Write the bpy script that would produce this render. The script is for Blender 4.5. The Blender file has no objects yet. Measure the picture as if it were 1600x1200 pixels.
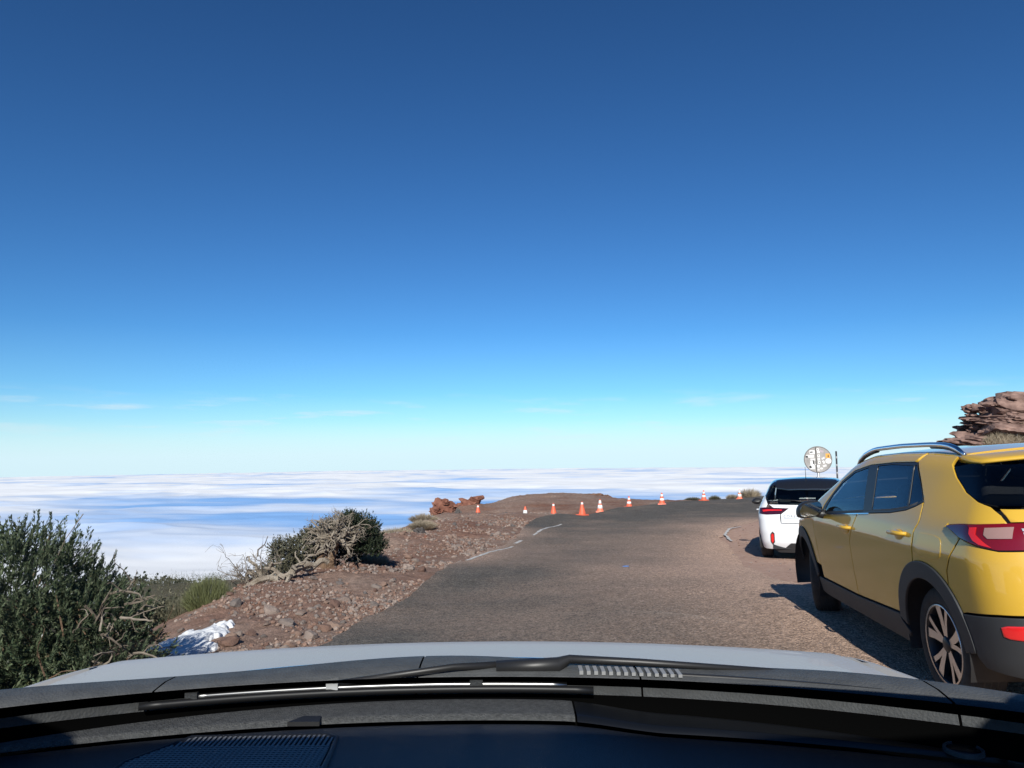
import bpy, bmesh, math, random
import numpy as np
from mathutils import Vector, Matrix, geometry
random.seed(7); RNG = np.random.default_rng(7)
SC = bpy.context.scene
COL = SC.collection
R = math.radians

# ---------------------------------------------------------------- camera, sky, sun, exposure
cam_d = bpy.data.cameras.new('camera'); cam = bpy.data.objects.new('camera', cam_d); COL.objects.link(cam)
cam_d.sensor_width = 36; cam_d.lens = 36 * 1149.6 / 1600; cam_d.clip_start = .05; cam_d.clip_end = 400000
CAMZ = 1.338
cam.matrix_world = Matrix.Translation((0, 0, CAMZ)) @ Matrix.Rotation(math.pi / 2 + .0940, 4, 'X') @ Matrix.Rotation(-.010, 4, 'Z')
SC.camera = cam
SUN_EL, SUN_B = R(33), .104            # elevation; bearing the shadows run to, right of straight ahead
world = bpy.data.worlds.new('World'); SC.world = world; world.use_nodes = True
nt = world.node_tree; nt.nodes.clear()
def wn(t, **k):
    n = nt.nodes.new(t)
    for a, b in k.items(): setattr(n, a, b)
    return n
sky = wn('ShaderNodeTexSky'); sky.sky_type = 'NISHITA'; sky.sun_disc = False
sky.sun_elevation = SUN_EL; sky.sun_rotation = math.pi + SUN_B
sky.altitude = 1500; sky.air_density = 1.0; sky.dust_density = .1; sky.ozone_density = 3.0
wtc = wn('ShaderNodeTexCoord'); wsep = wn('ShaderNodeSeparateXYZ')
nt.links.new(wtc.outputs['Generated'], wsep.inputs[0])
wmap = wn('ShaderNodeMapping'); wmap.inputs['Scale'].default_value = (9, 9, 75)
nt.links.new(wtc.outputs['Generated'], wmap.inputs['Vector'])
wno = wn('ShaderNodeTexNoise'); wno.inputs['Scale'].default_value = 1.0; wno.inputs['Detail'].default_value = 5
wno.inputs['Roughness'].default_value = .55
nt.links.new(wmap.outputs[0], wno.inputs['Vector'])
wr = wn('ShaderNodeValToRGB'); wr.color_ramp.elements[0].position = .55; wr.color_ramp.elements[1].position = .74
nt.links.new(wno.outputs['Fac'], wr.inputs[0])
wb = wn('ShaderNodeValToRGB')                                        # thin cloud streaks only in a low band
e = wb.color_ramp.elements; e[0].position = .0; e[0].color = (0, 0, 0, 1); e[1].position = .085; e[1].color = (0, 0, 0, 1)
for p_, v_ in ((.02, .35), (.05, 1), (.062, .7)):
    q = e.new(p_); q.color = (v_, v_, v_, 1)
nt.links.new(wsep.outputs['Z'], wb.inputs[0])
wm = wn('ShaderNodeMath', operation='MULTIPLY'); nt.links.new(wr.outputs[0], wm.inputs[0]); nt.links.new(wb.outputs[0], wm.inputs[1])
wm2 = wn('ShaderNodeMath', operation='MULTIPLY'); wm2.inputs[1].default_value = .7; nt.links.new(wm.outputs[0], wm2.inputs[0])
def wvec(op, src, val):
    n = wn('ShaderNodeVectorMath', operation=op); nt.links.new(src, n.inputs[0]); n.inputs[1].default_value = val; return n.outputs[0]
wsc = wvec('MULTIPLY', sky.outputs[0], (.1, .1, .1))
wgam = wn('ShaderNodeGamma'); wgam.inputs['Gamma'].default_value = 1.31; nt.links.new(wsc, wgam.inputs[0])
wtint = wvec('MULTIPLY', wgam.outputs[0], (6.4, 11.2, 13.8))
whz = wn('ShaderNodeValToRGB')                                       # pale sea haze low over the horizon, all the way round
e = whz.color_ramp.elements; e[0].position = 0; e[0].color = (.92, .92, .92, 1); e[1].position = .16; e[1].color = (0, 0, 0, 1)
for p_, v_ in ((.02, .70), (.045, .28), (.08, .06)):
    q = e.new(p_); q.color = (v_, v_, v_, 1)
nt.links.new(wsep.outputs['Z'], whz.inputs[0])
wmh = wn('ShaderNodeMixRGB'); wmh.inputs[2].default_value = (8.6, 10.8, 12.0, 1)
nt.links.new(whz.outputs[0], wmh.inputs[0]); nt.links.new(wtint, wmh.inputs[1])
wmix = wn('ShaderNodeMixRGB'); wmix.inputs[2].default_value = (9.0, 10.0, 10.6, 1)
nt.links.new(wm2.outputs[0], wmix.inputs[0]); nt.links.new(wmh.outputs[0], wmix.inputs[1])
bg = wn('ShaderNodeBackground'); bg.inputs['Strength'].default_value = .074
nt.links.new(wmix.outputs[0], bg.inputs[0])
wo = wn('ShaderNodeOutputWorld'); nt.links.new(bg.outputs[0], wo.inputs[0])
sun_d = bpy.data.lights.new('sun', 'SUN'); sun_d.energy = 5.0; sun_d.angle = R(.53); sun_d.color = (1.0, .955, .89)
sun = bpy.data.objects.new('sun', sun_d); COL.objects.link(sun)
sun.rotation_euler = Vector((math.sin(SUN_B) * math.cos(SUN_EL), math.cos(SUN_B) * math.cos(SUN_EL), -math.sin(SUN_EL))).to_track_quat('-Z', 'Y').to_euler()
sun.location = (0, -20, 30)
SC.view_settings.view_transform = 'Standard'; SC.view_settings.look = 'None'; SC.view_settings.gamma = 1
SC.view_settings.exposure = 0.45; SC.view_settings.use_curve_mapping = False
SC.render.engine = 'CYCLES'
SC.cycles.max_bounces = 10; SC.cycles.transparent_max_bounces = 24; SC.cycles.caustics_reflective = False; SC.cycles.caustics_refractive = False

# ---------------------------------------------------------------- helpers
def tag(o, label=None, cat=None, group=None, kind=None):
    for k, v in (('label', label), ('category', cat), ('group', group), ('kind', kind)):
        if v: o[k] = v
    return o
def empty(name, loc=(0, 0, 0), rz=0):
    o = bpy.data.objects.new(name, None); COL.objects.link(o); o.location = loc; o.rotation_euler = (0, 0, rz)
    o.empty_display_size = .1
    return o
def mk(name, verts, faces, mat=None, parent=None, smooth=False):
    me = bpy.data.meshes.new(name); me.from_pydata([tuple(map(float, v)) for v in verts], [], [tuple(map(int, f)) for f in faces]); me.update()
    if mat: me.materials.append(mat)
    if smooth: me.polygons.foreach_set('use_smooth', [True] * len(me.polygons))
    o = bpy.data.objects.new(name, me); COL.objects.link(o)
    if parent: o.parent = parent
    return o
def mknp(name, V, F, mat=None, parent=None, smooth=True):
    """fast mesh from numpy arrays, F all tris or all quads"""
    me = bpy.data.meshes.new(name); V = np.asarray(V, np.float32); F = np.asarray(F, np.int32); n, k = F.shape
    me.vertices.add(len(V)); me.vertices.foreach_set('co', V.ravel())
    me.loops.add(n * k); me.loops.foreach_set('vertex_index', F.ravel())
    me.polygons.add(n); me.polygons.foreach_set('loop_start', np.arange(0, n * k, k, dtype=np.int32))
    me.polygons.foreach_set('use_smooth', np.full(n, smooth)); me.update(calc_edges=True); me.validate()
    if mat: me.materials.append(mat)
    o = bpy.data.objects.new(name, me); COL.objects.link(o)
    if parent: o.parent = parent
    return o
def point_attr(o, name, vals):
    a = o.data.attributes.new(name, 'FLOAT', 'POINT'); a.data.foreach_set('value', np.asarray(vals, np.float32).ravel())
def hash2(ix, iy, seed):
    h = (ix.astype(np.int64) * 374761393 + iy.astype(np.int64) * 668265263 + seed * 1442695041) & 0xffffffff
    h = ((h ^ (h >> 13)) * 1274126177) & 0xffffffff
    return ((h ^ (h >> 16)) & 0xffffff) / float(0xffffff)
def vnoise(x, y, seed=0):
    ix, iy = np.floor(x), np.floor(y); fx, fy = x - ix, y - iy
    fx = fx * fx * fx * (fx * (fx * 6 - 15) + 10); fy = fy * fy * fy * (fy * (fy * 6 - 15) + 10)
    a, b = hash2(ix, iy, seed), hash2(ix + 1, iy, seed); c, d = hash2(ix, iy + 1, seed), hash2(ix + 1, iy + 1, seed)
    return (a + (b - a) * fx) * (1 - fy) + (c + (d - c) * fx) * fy
def fbm(x, y, oct=5, seed=0, gain=.5):
    s, amp, tot = 0, 1, 0
    for k in range(oct):
        s = s + amp * vnoise(x * 2 ** k + 17.3 * k, y * 2 ** k - 9.1 * k, seed + k); tot += amp; amp *= gain
    return s / tot
def sstep(a, b, v):
    t = np.clip((v - a) / (b - a), 0, 1); return t * t * (3 - 2 * t)

# ---------------------------------------------------------------- materials
MATS = {}
def mat(name, col=(.5, .5, .5), rough=.6, metal=0, coat=0, spec=.5, bump=0, bscale=40, var=0, vscale=6, col2=None, emit=None, trans=0, sheen=0):
    if name in MATS: return MATS[name]
    m = bpy.data.materials.new(name); m.use_nodes = True; t = m.node_tree; b = t.nodes['Principled BSDF']
    b.inputs['Base Color'].default_value = (*col, 1); b.inputs['Roughness'].default_value = rough; b.inputs['Metallic'].default_value = metal
    b.inputs['Coat Weight'].default_value = coat; b.inputs['Coat Roughness'].default_value = .04; b.inputs['Specular IOR Level'].default_value = spec
    tc = t.nodes.new('ShaderNodeTexCoord')
    if var:
        n = t.nodes.new('ShaderNodeTexNoise'); n.inputs['Scale'].default_value = vscale; n.inputs['Detail'].default_value = 6
        t.links.new(tc.outputs['Object'], n.inputs['Vector'])
        r = t.nodes.new('ShaderNodeValToRGB'); r.color_ramp.elements[0].position = .3; r.color_ramp.elements[1].position = .7
        c2 = col2 or tuple(min(1, c * (1 + var)) for c in col); c1 = col if col2 else tuple(c * (1 - var) for c in col)
        r.color_ramp.elements[0].color = (*c1, 1); r.color_ramp.elements[1].color = (*c2, 1)
        t.links.new(n.outputs['Fac'], r.inputs[0]); t.links.new(r.outputs[0], b.inputs['Base Color'])
    if bump:
        n = t.nodes.new('ShaderNodeTexNoise'); n.inputs['Scale'].default_value = bscale; n.inputs['Detail'].default_value = 5
        t.links.new(tc.outputs['Object'], n.inputs['Vector'])
        bp = t.nodes.new('ShaderNodeBump'); bp.inputs['Strength'].default_value = bump; bp.inputs['Distance'].default_value = .02
        t.links.new(n.outputs['Fac'], bp.inputs['Height']); t.links.new(bp.outputs[0], b.inputs['Normal'])
    if emit: b.inputs['Emission Color'].default_value = (*emit[:3], 1); b.inputs['Emission Strength'].default_value = emit[3]
    MATS[name] = m; return m
def island_mat(name, cols, rough=.9, src='island', bump=0, bscale=60):
    """colour picked per loose piece (Random Per Island) or per object"""
    m = bpy.data.materials.new(name); m.use_nodes = True; t = m.node_tree; b = t.nodes['Principled BSDF']
    b.inputs['Roughness'].default_value = rough; b.inputs['Specular IOR Level'].default_value = .25
    if src == 'island': g = t.nodes.new('ShaderNodeNewGeometry'); out = g.outputs['Random Per Island']
    else: g = t.nodes.new('ShaderNodeObjectInfo'); out = g.outputs['Random']
    r = t.nodes.new('ShaderNodeValToRGB'); el = r.color_ramp.elements
    for i, c in enumerate(cols):
        p = i / (len(cols) - 1)
        q = el[0] if i == 0 else (el[-1] if i == len(cols) - 1 else el.new(p))
        q.position = p; q.color = (*c, 1)
    t.links.new(out, r.inputs[0])
    tc = t.nodes.new('ShaderNodeTexCoord'); n = t.nodes.new('ShaderNodeTexNoise'); n.inputs['Scale'].default_value = bscale; n.inputs['Detail'].default_value = 4
    t.links.new(tc.outputs['Object'], n.inputs['Vector'])
    mx = t.nodes.new('ShaderNodeMixRGB'); mx.blend_type = 'MULTIPLY'; mx.inputs[0].default_value = .6
    r2 = t.nodes.new('ShaderNodeValToRGB'); r2.color_ramp.elements[0].position = .3; r2.color_ramp.elements[0].color = (.45, .45, .45, 1); r2.color_ramp.elements[1].position = .65
    t.links.new(n.outputs['Fac'], r2.inputs[0]); t.links.new(r.outputs[0], mx.inputs[1]); t.links.new(r2.outputs[0], mx.inputs[2])
    t.links.new(mx.outputs[0], b.inputs['Base Color'])
    if bump:
        bp = t.nodes.new('ShaderNodeBump'); bp.inputs['Strength'].default_value = bump; bp.inputs['Distance'].default_value = .03
        t.links.new(n.outputs['Fac'], bp.inputs['Height']); t.links.new(bp.outputs[0], b.inputs['Normal'])
    return m
def glass(name, tint, gloss=1.0):
    m = bpy.data.materials.new(name); m.use_nodes = True; t = m.node_tree; t.nodes.remove(t.nodes['Principled BSDF'])
    tr = t.nodes.new('ShaderNodeBsdfTransparent'); tr.inputs[0].default_value = (*tint, 1)
    gl = t.nodes.new('ShaderNodeBsdfGlossy'); gl.inputs['Roughness'].default_value = 0.0; gl.inputs['Color'].default_value = (gloss, gloss, gloss, 1)
    fr = t.nodes.new('ShaderNodeFresnel'); fr.inputs['IOR'].default_value = 1.5
    mx = t.nodes.new('ShaderNodeMixShader'); t.links.new(fr.outputs[0], mx.inputs[0]); t.links.new(tr.outputs[0], mx.inputs[1]); t.links.new(gl.outputs[0], mx.inputs[2])
    t.links.new(mx.outputs[0], t.nodes['Material Output'].inputs[0]); return m
def node_tree(name):
    m = bpy.data.materials.new(name); m.use_nodes = True; t = m.node_tree
    return m, t, t.nodes['Principled BSDF'], (lambda ty, **k: (lambda n: ([setattr(n, a, b) for a, b in k.items()], n)[1])(t.nodes.new(ty))), (lambda a, b: t.links.new(a, b))
def ramp(N, stops):
    r = N('ShaderNodeValToRGB'); el = r.color_ramp.elements
    for i, (p, c) in enumerate(stops):
        q = el[0] if i == 0 else (el[1] if i == len(stops) - 1 else el.new(p))
        c = c if isinstance(c, tuple) else (c, c, c)
        q.position = p; q.color = (*c, 1)
    return r
def noise(N, L, src, scale, detail=5, rough=.55):
    n = N('ShaderNodeTexNoise'); n.inputs['Scale'].default_value = scale; n.inputs['Detail'].default_value = detail; n.inputs['Roughness'].default_value = rough
    L(src, n.inputs['Vector']); return n

# ---------------------------------------------------------------- terrain
CTRL = np.array([
 (0,0,-.17),(0,-8,-.05),(-1.7,0,-.24),(-1.7,3,-.26),(2.4,4.2,-.130),(2.72,7.0,-.160),(4.1,4.2,-.058),(4.4,7,-.095),(3,0,-.06),(6,4,.05),
 (0,4,-.20),(-1.67,6.3,-.27),(-1.57,7.6,-.36),(-1.35,9.7,-.45),(-.91,12.8,-.52),(-.31,15.8,-.65),(.44,18.6,-.72),(1.28,22,-.81),(2.75,9,-.25),
 (.33,21.5,-.75),(.66,23.5,-.75),(1.49,25.5,-.74),(3.81,28,-.78),(1.2,12,-.46),(3,13,-.54),(3,18,-.68),(4.25,12.6,-.53),(5.7,12.2,-.50),(4.9,13.6,-.58),(6.4,13.1,-.55),(5.6,15.6,-.64),(7.1,15.1,-.61),(4.84,17,-.69),(5.5,19,-.67),(7,22,-.68),(9,20,-.62),
 (-2.75,7,-.27),(-3.46,8.6,-.40),(-3.27,10,-.32),(-2.9,11.2,-.34),(-2.78,16,-.43),(-2.74,21,-.6),(-2.5,26,-.78),(-1.42,30,-1.21),(-2.7,33,-1.08),(-.8,42,-1.34),(1.8,44,-1.35),(4.67,44,-1.24),(5.7,42,-1.28),(6.5,38,-1.13),(9.75,38,-1.13),(13.2,40,-1.2),
 (.45,28,-1.12),(1.46,27,-.96),(2.36,25.5,-.82),(3.21,27.5,-.85),(4.83,31,-.93),(6,30,-.79),(8.7,34,-.92),(11,36,-1.01),
 (-2.9,6.4,-.30),(-3,4.5,-.40),(-3,2,-.4),(-5.1,11,-1.1),(-5.2,8,-1.25),(-5,4.5,-.8),(-5,0,-.8),(-4.4,13,-1.0),(-4.6,17,-1.3),(-4.8,22,-1.6),(-5.2,28,-2.2),(-6,36,-3.4),(-3,46,-3.6),(3,54,-5.2),(10,50,-5.0),(18,52,-4.6),
 (-8,8,-2.0),(-8,3,-1.8),(-8,14,-2.5),(-11.6,25,-4.2),(-10,35,-6),(-14,8,-3.6),(-14,-4,-3.2),
 (9,9,-.15),(11,14,-.25),(11,4,.5),(12,20,-.4),(12.6,25,-.55),(15.5,25,.55),(18,23,2.4),(18,16,2.6),(18,8,2.6),(18,0,2.4),(24,20,4.5),(24,8,4.5),(20,30,1.4),(22,36,.4),(9,-6,.5),(18,-10,3),(0,-18,.6),(-10,-18,-1.5),
], float)
def rbf(ctrl, k=.6):
    D = np.linalg.norm(ctrl[:, None, :2] - ctrl[None, :, :2], axis=-1); n = len(ctrl)
    A = np.zeros((n + 1, n + 1)); A[:n, :n] = -np.sqrt(D * D + k * k); A[:n, n] = A[n, :n] = 1
    w = np.linalg.solve(A + np.diag([1e-3] * n + [0]), np.append(ctrl[:, 2], 0))
    def f(x, y):
        s = np.full(np.shape(x), w[n])
        for (cx, cy, _), wi in zip(ctrl, w[:n]): s = s - wi * np.sqrt((x - cx) ** 2 + (y - cy) ** 2 + k * k)
        return s
    return f
HN = rbf(CTRL)
ROAD_L = [(-1.95, -14), (-1.85, 0), (-1.67, 6.3), (-1.57, 7.6), (-1.35, 9.7), (-.91, 12.8), (-.31, 15.8), (.05, 18.2), (.25, 20.2), (.3, 21.5), (.66, 23.5), (1.49, 25.2), (2.6, 26.4), (3.81, 28), (5.1, 30.6), (7.2, 33.5), (9.5, 37.5), (10.2, 40)]
ROAD_R = [(22, 40), (17, 33), (12.5, 27.5), (9.2, 24), (7.2, 21.6), (6.1, 20.2), (5.4, 18.9), (4.9, 17.2), (4.3, 14.5), (3.7, 12), (3.45, 10), (3.5, 7), (3.7, 3), (3.8, -14)]
def in_poly(x, y, poly):
    x = np.asarray(x); y = np.asarray(y); c = np.zeros(x.shape, bool); n = len(poly)
    for i in range(n):
        (x0, y0), (x1, y1) = poly[i], poly[(i + 1) % n]
        if y0 == y1: continue
        c ^= ((y0 > y) != (y1 > y)) & (x < (x1 - x0) * (y - y0) / (y1 - y0) + x0)
    return c
def poly_dist(x, y, poly, closed=True):
    d = np.full(np.shape(x), 1e9); n = len(poly)
    for i in range(n if closed else n - 1):
        ax, ay = poly[i]; bx, by = poly[(i + 1) % n]; dx, dy = bx - ax, by - ay
        t = np.clip(((x - ax) * dx + (y - ay) * dy) / (dx * dx + dy * dy + 1e-12), 0, 1)
        d = np.minimum(d, np.hypot(x - ax - t * dx, y - ay - t * dy))
    return d
ROADPOLY = ROAD_L + ROAD_R
def ground(x, y, rough=True):
    x = np.asarray(x, float); y = np.asarray(y, float)
    r = np.hypot(x, y - 15)
    z = HN(x, y)
    # far field: flanks of the mountain falling away in front, climbing behind
    left = np.clip(-x, 0, None); ahead = np.clip(y - 25, 0, None)
    far = -.20 * np.hypot(left * .6, ahead) - 1.5 - .00004 * np.clip(r - 200, 0, None) ** 2 * .3 - .9 * np.clip(y - 230, 0, None) - .35 * np.clip(-x - 120, 0, None)
    far = far + np.where(y < 0, .05 * -y, 0) + .12 * np.clip(x - 10, 0, 120) * np.where(y < 40, 1, np.exp(-np.clip(y - 40, 0, None) / 12))
    far = far + (fbm(x / 30, y / 30, 4, 3) - .5) * np.clip((r - 40) / 10, 0, 6)
    b = sstep(34, 62, r)
    # steep drop just past the brink in front on the right-hand half keeps the far ground out of sight
    z = z * (1 - b) + far * b - 14 * sstep(50, 80, y) * sstep(-28, -8, x)
    if rough:
        inr = in_poly(x, y, ROADPOLY); d = poly_dist(x, y, ROADPOLY)
        off = np.where(inr, 0, sstep(0, .5, d))
        dirt_park = sstep(3, 4, x) * (1 - sstep(6.5, 9, x)) * sstep(-3, 1, y) * (1 - sstep(20, 23, y))
        amp = off * (1 - .85 * dirt_park)
        z = z + amp * ((fbm(x * 1.1, y * 1.1, 4, 11) - .5) * .16 + (fbm(x * 5, y * 5, 3, 23) - .5) * .05 + .012)
        z = z - np.where(inr, .03, 0) * np.clip(d / .1, 0, 1)
    return z
def axis(segs):
    out = []
    for a, b, s in segs: out += list(np.arange(a, b, s))
    return np.array(out + [segs[-1][1]])
gx = axis([(-400, -120, 20), (-120, -40, 5), (-40, -14, 1), (-14, -6, .3), (-6, 6, .06), (6, 16, .2), (16, 30, .6), (30, 120, 8), (120, 400, 40)])
gy = axis([(-300, -40, 20), (-40, -10, 2), (-10, 3, .4), (3, 24, .08), (24, 46, .2), (46, 70, .8), (70, 300, 5), (300, 600, 30)])
GX, GY = np.meshgrid(gx, gy); GZ = ground(GX, GY)
nx, ny = len(gx), len(gy); I = np.arange(nx * ny).reshape(ny, nx)
GF = np.stack([I[:-1, :-1], I[:-1, 1:], I[1:, 1:], I[1:, :-1]], -1).reshape(-1, 4)
def dirt_material():
    m, t, b, N, L = node_tree('volcanic_dirt'); tc = N('ShaderNodeTexCoord'); P = tc.outputs['Object']
    n1 = noise(N, L, P, .55, 5); n2 = noise(N, L, P, 9, 6, .65); n3 = noise(N, L, P, 55, 4, .6)
    r1 = ramp(N, [(.3, (.235, .118, .080)), (.5, (.30, .185, .135)), (.7, (.36, .26, .205))]); L(n1.outputs['Fac'], r1.inputs[0])
    r2 = ramp(N, [(.3, .55), (.6, 1.0), (.75, 1.25)]); L(n2.outputs['Fac'], r2.inputs[0])
    r3 = ramp(N, [(.3, .6), (.62, 1.15)]); L(n3.outputs['Fac'], r3.inputs[0])
    m1 = N('ShaderNodeMixRGB', blend_type='MULTIPLY'); m1.inputs[0].default_value = 1; L(r1.outputs[0], m1.inputs[1]); L(r2.outputs[0], m1.inputs[2])
    m2 = N('ShaderNodeMixRGB', blend_type='MULTIPLY'); m2.inputs[0].default_value = 1; L(m1.outputs[0], m2.inputs[1]); L(r3.outputs[0], m2.inputs[2])
    at = N('ShaderNodeAttribute', attribute_name='scrub'); mx = N('ShaderNodeMixRGB'); L(at.outputs['Fac'], mx.inputs[0]); L(m2.outputs[0], mx.inputs[1])
    r4 = ramp(N, [(.3, (.05, .055, .03)), (.55, (.12, .105, .06)), (.7, (.16, .13, .09))]); L(n2.outputs['Fac'], r4.inputs[0]); L(r4.outputs[0], mx.inputs[2])
    pk = N('ShaderNodeAttribute', attribute_name='park'); mp_ = N('ShaderNodeMixRGB'); L(pk.outputs['Fac'], mp_.inputs[0]); L(mx.outputs[0], mp_.inputs[1])
    r5 = ramp(N, [(.3, (.37, .225, .165)), (.7, (.50, .345, .27))]); L(n2.outputs['Fac'], r5.inputs[0]); L(r5.outputs[0], mp_.inputs[2])
    L(mp_.outputs[0], b.inputs['Base Color']); b.inputs['Roughness'].default_value = .95; b.inputs['Specular IOR Level'].default_value = .15
    bp = N('ShaderNodeBump'); bp.inputs['Strength'].default_value = .7; bp.inputs['Distance'].default_value = .03
    ad = N('ShaderNodeMath', operation='ADD'); L(n2.outputs['Fac'], ad.inputs[0]); L(n3.outputs['Fac'], ad.inputs[1]); L(ad.outputs[0], bp.inputs['Height']); L(bp.outputs[0], b.inputs['Normal'])
    return m
M_DIRT = dirt_material()
terrain = mknp('terrain', np.stack([GX, GY, GZ], -1).reshape(-1, 3), GF, M_DIRT); tag(terrain, 'red-brown volcanic dirt slope falling away to the left', 'ground', kind='structure')
point_attr(terrain, 'park', sstep(2.8, 3.6, GX) * (1 - sstep(8, 10, GX)) * sstep(-6, -2, GY) * (1 - sstep(21, 24, GY)))
point_attr(terrain, 'scrub', sstep(-4.2, -6.5, GX + .15 * GY * 0) * sstep(9, 12, GY))

def tri_fill(loop, step, holes=(), ring=0):
    """constrained triangulation of a 2-D outline with interior points -> pts, tris"""
    def dens(l, s):
        o = []
        for i in range(len(l)):
            a, c = np.array(l[i]), np.array(l[(i + 1) % len(l)]); k = max(1, int(np.ceil(np.linalg.norm(c - a) / s)))
            o += [tuple(a + (c - a) * j / k) for j in range(k)]
        return o
    loops = [dens(loop, step * .8)] + [dens(h, step * .8) for h in holes]
    pts = []; edges = []
    for l in loops:
        b = len(pts); pts += l; edges += [(b + i, b + (i + 1) % len(l)) for i in range(len(l))]
    A = np.array(loops[0]); x0, y0 = A.min(0); x1, y1 = A.max(0)
    xs, ys = np.meshgrid(np.arange(x0 + step / 2, x1, step), np.arange(y0 + step / 2, y1, step)); xs = xs.ravel(); ys = ys.ravel()
    k = in_poly(xs, ys, loops[0]) & (poly_dist(xs, ys, loops[0]) > step * .45)
    for h in loops[1:]: k &= ~in_poly(xs, ys, h) & (poly_dist(xs, ys, h) > step * .45)
    if ring:
        for li, l in enumerate(loops):
            Q = np.array(l); tq = np.roll(Q, -1, 0) - np.roll(Q, 1, 0); tq /= np.linalg.norm(tq, axis=1, keepdims=True) + 1e-12
            ar = .5 * np.sum(Q[:, 0] * np.roll(Q[:, 1], -1) - np.roll(Q[:, 0], -1) * Q[:, 1]); sg = (1 if ar > 0 else -1) * (1 if li == 0 else -1)
            Q2 = Q - np.stack([tq[:, 1], -tq[:, 0]], -1) * sg * ring; k2 = poly_dist(Q2[:, 0], Q2[:, 1], l) > ring * .8
            k &= poly_dist(xs, ys, l) > ring * 1.6
            pts += [tuple(q) for q in Q2[k2]]
    nb = len(pts); pts += list(zip(xs[k], ys[k]))
    v, e, f, ov, oe, of = geometry.delaunay_2d_cdt([Vector(p) for p in pts], edges, [], 0, 1e-7)
    V = np.array([(p.x, p.y) for p in v]); F = np.array([list(t) for t in f])
    c = V[F].mean(1); k = in_poly(c[:, 0], c[:, 1], loops[0])
    for h in loops[1:]: k &= ~in_poly(c[:, 0], c[:, 1], h)
    F = F[k]
    a, b_, c_ = V[F[:, 0]], V[F[:, 1]], V[F[:, 2]]
    fl = ((b_ - a)[:, 0] * (c_ - a)[:, 1] - (b_ - a)[:, 1] * (c_ - a)[:, 0]) < 0
    F[fl] = F[fl][:, ::-1]
    # map input boundary loops to output vertices
    omap = {}
    for i, src in enumerate(ov):
        for s in src: omap[s] = i
    L = []; b = 0
    for l in loops: L.append([omap.get(b + i, b + i) for i in range(len(l))]); b += len(l)
    return V, F, L
def jag(line, amp, step, seed):
    """ragged version of an open polyline"""
    out = []
    for i in range(len(line) - 1):
        a, b = np.array(line[i]), np.array(line[i + 1]); n = max(1, int(np.linalg.norm(b - a) / step)); d = (b - a) / np.linalg.norm(b - a); nn = np.array((-d[1], d[0]))
        for k in range(n):
            p = a + (b - a) * k / n
            out.append(tuple(p + nn * amp * (float(fbm(np.array(p[0] * 1.3 + p[1] * 1.3), np.array(seed * 3.3), 4, seed)) - .5) * 2))
    return out + [line[-1]]
def asphalt_material():
    m, t, b, N, L = node_tree('worn_asphalt'); tc = N('ShaderNodeTexCoord'); P = tc.outputs['Object']
    n1 = noise(N, L, P, .5, 5); n2 = noise(N, L, P, 3.2, 6, .6)
    vo = N('ShaderNodeTexVoronoi'); vo.inputs['Scale'].default_value = 62; L(P, vo.inputs['Vector'])
    n3 = noise(N, L, P, 46, 3, .75); n4 = noise(N, L, P, 17, 4, .7)
    base = ramp(N, [(.3, (.085, .077, .067)), (.7, (.125, .113, .099))]); L(n2.outputs['Fac'], base.inputs[0])
    dust = N('ShaderNodeAttribute', attribute_name='dust')
    dm = N('ShaderNodeMath', operation='MULTIPLY_ADD'); L(n1.outputs['Fac'], dm.inputs[0]); dm.inputs[1].default_value = .9; dm.inputs[2].default_value = -.45
    da = N('ShaderNodeMath', operation='ADD', use_clamp=True); L(dust.outputs['Fac'], da.inputs[0]); L(dm.outputs[0], da.inputs[1])
    mx = N('ShaderNodeMixRGB'); L(da.outputs[0], mx.inputs[0]); L(base.outputs[0], mx.inputs[1]); mx.inputs[2].default_value = (.46, .325, .25, 1)
    sp = ramp(N, [(.32, (.18, .17, .165)), (.5, (.95, .95, .95)), (.68, (2.0, 1.9, 1.8))]); L(n3.outputs['Fac'], sp.inputs[0])
    m1 = N('ShaderNodeMixRGB', blend_type='MULTIPLY'); m1.inputs[0].default_value = .85; L(mx.outputs[0], m1.inputs[1]); L(sp.outputs[0], m1.inputs[2])
    s4 = ramp(N, [(.35, .62), (.65, 1.3)]); L(n4.outputs['Fac'], s4.inputs[0])
    m3 = N('ShaderNodeMixRGB', blend_type='MULTIPLY'); m3.inputs[0].default_value = .8; L(m1.outputs[0], m3.inputs[1]); L(s4.outputs[0], m3.inputs[2])
    # pale scuffs, long across the lane
    mp = N('ShaderNodeMapping'); mp.inputs['Scale'].default_value = (.7, 2.2, 1); L(P, mp.inputs[0]); n5 = noise(N, L, mp.outputs[0], 1.6, 7, .75)
    s5 = ramp(N, [(.66, 0.0), (.78, .38)]); L(n5.outputs['Fac'], s5.inputs[0])
    m4 = N('ShaderNodeMixRGB'); L(s5.outputs[0], m4.inputs[0]); L(m3.outputs[0], m4.inputs[1]); m4.inputs[2].default_value = (.30, .265, .23, 1)
    L(m4.outputs[0], b.inputs['Base Color']); b.inputs['Roughness'].default_value = .88; b.inputs['Specular IOR Level'].default_value = .25
    bp = N('ShaderNodeBump'); bp.inputs['Strength'].default_value = .8; bp.inputs['Distance'].default_value = .012
    ad = N('ShaderNodeMath', operation='ADD'); L(vo.outputs['Distance'], ad.inputs[0]); L(n3.outputs['Fac'], ad.inputs[1]); L(ad.outputs[0], bp.inputs['Height']); L(bp.outputs[0], b.inputs['Normal'])
    return m
M_ASPH = asphalt_material()
RP = jag(ROAD_L, .16, .12, 4) + jag(ROAD_R, .3, .2, 9)
V, F, LP = tri_fill(RP, .3)
dEr = poly_dist(V[:, 0], V[:, 1], RP)
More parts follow.
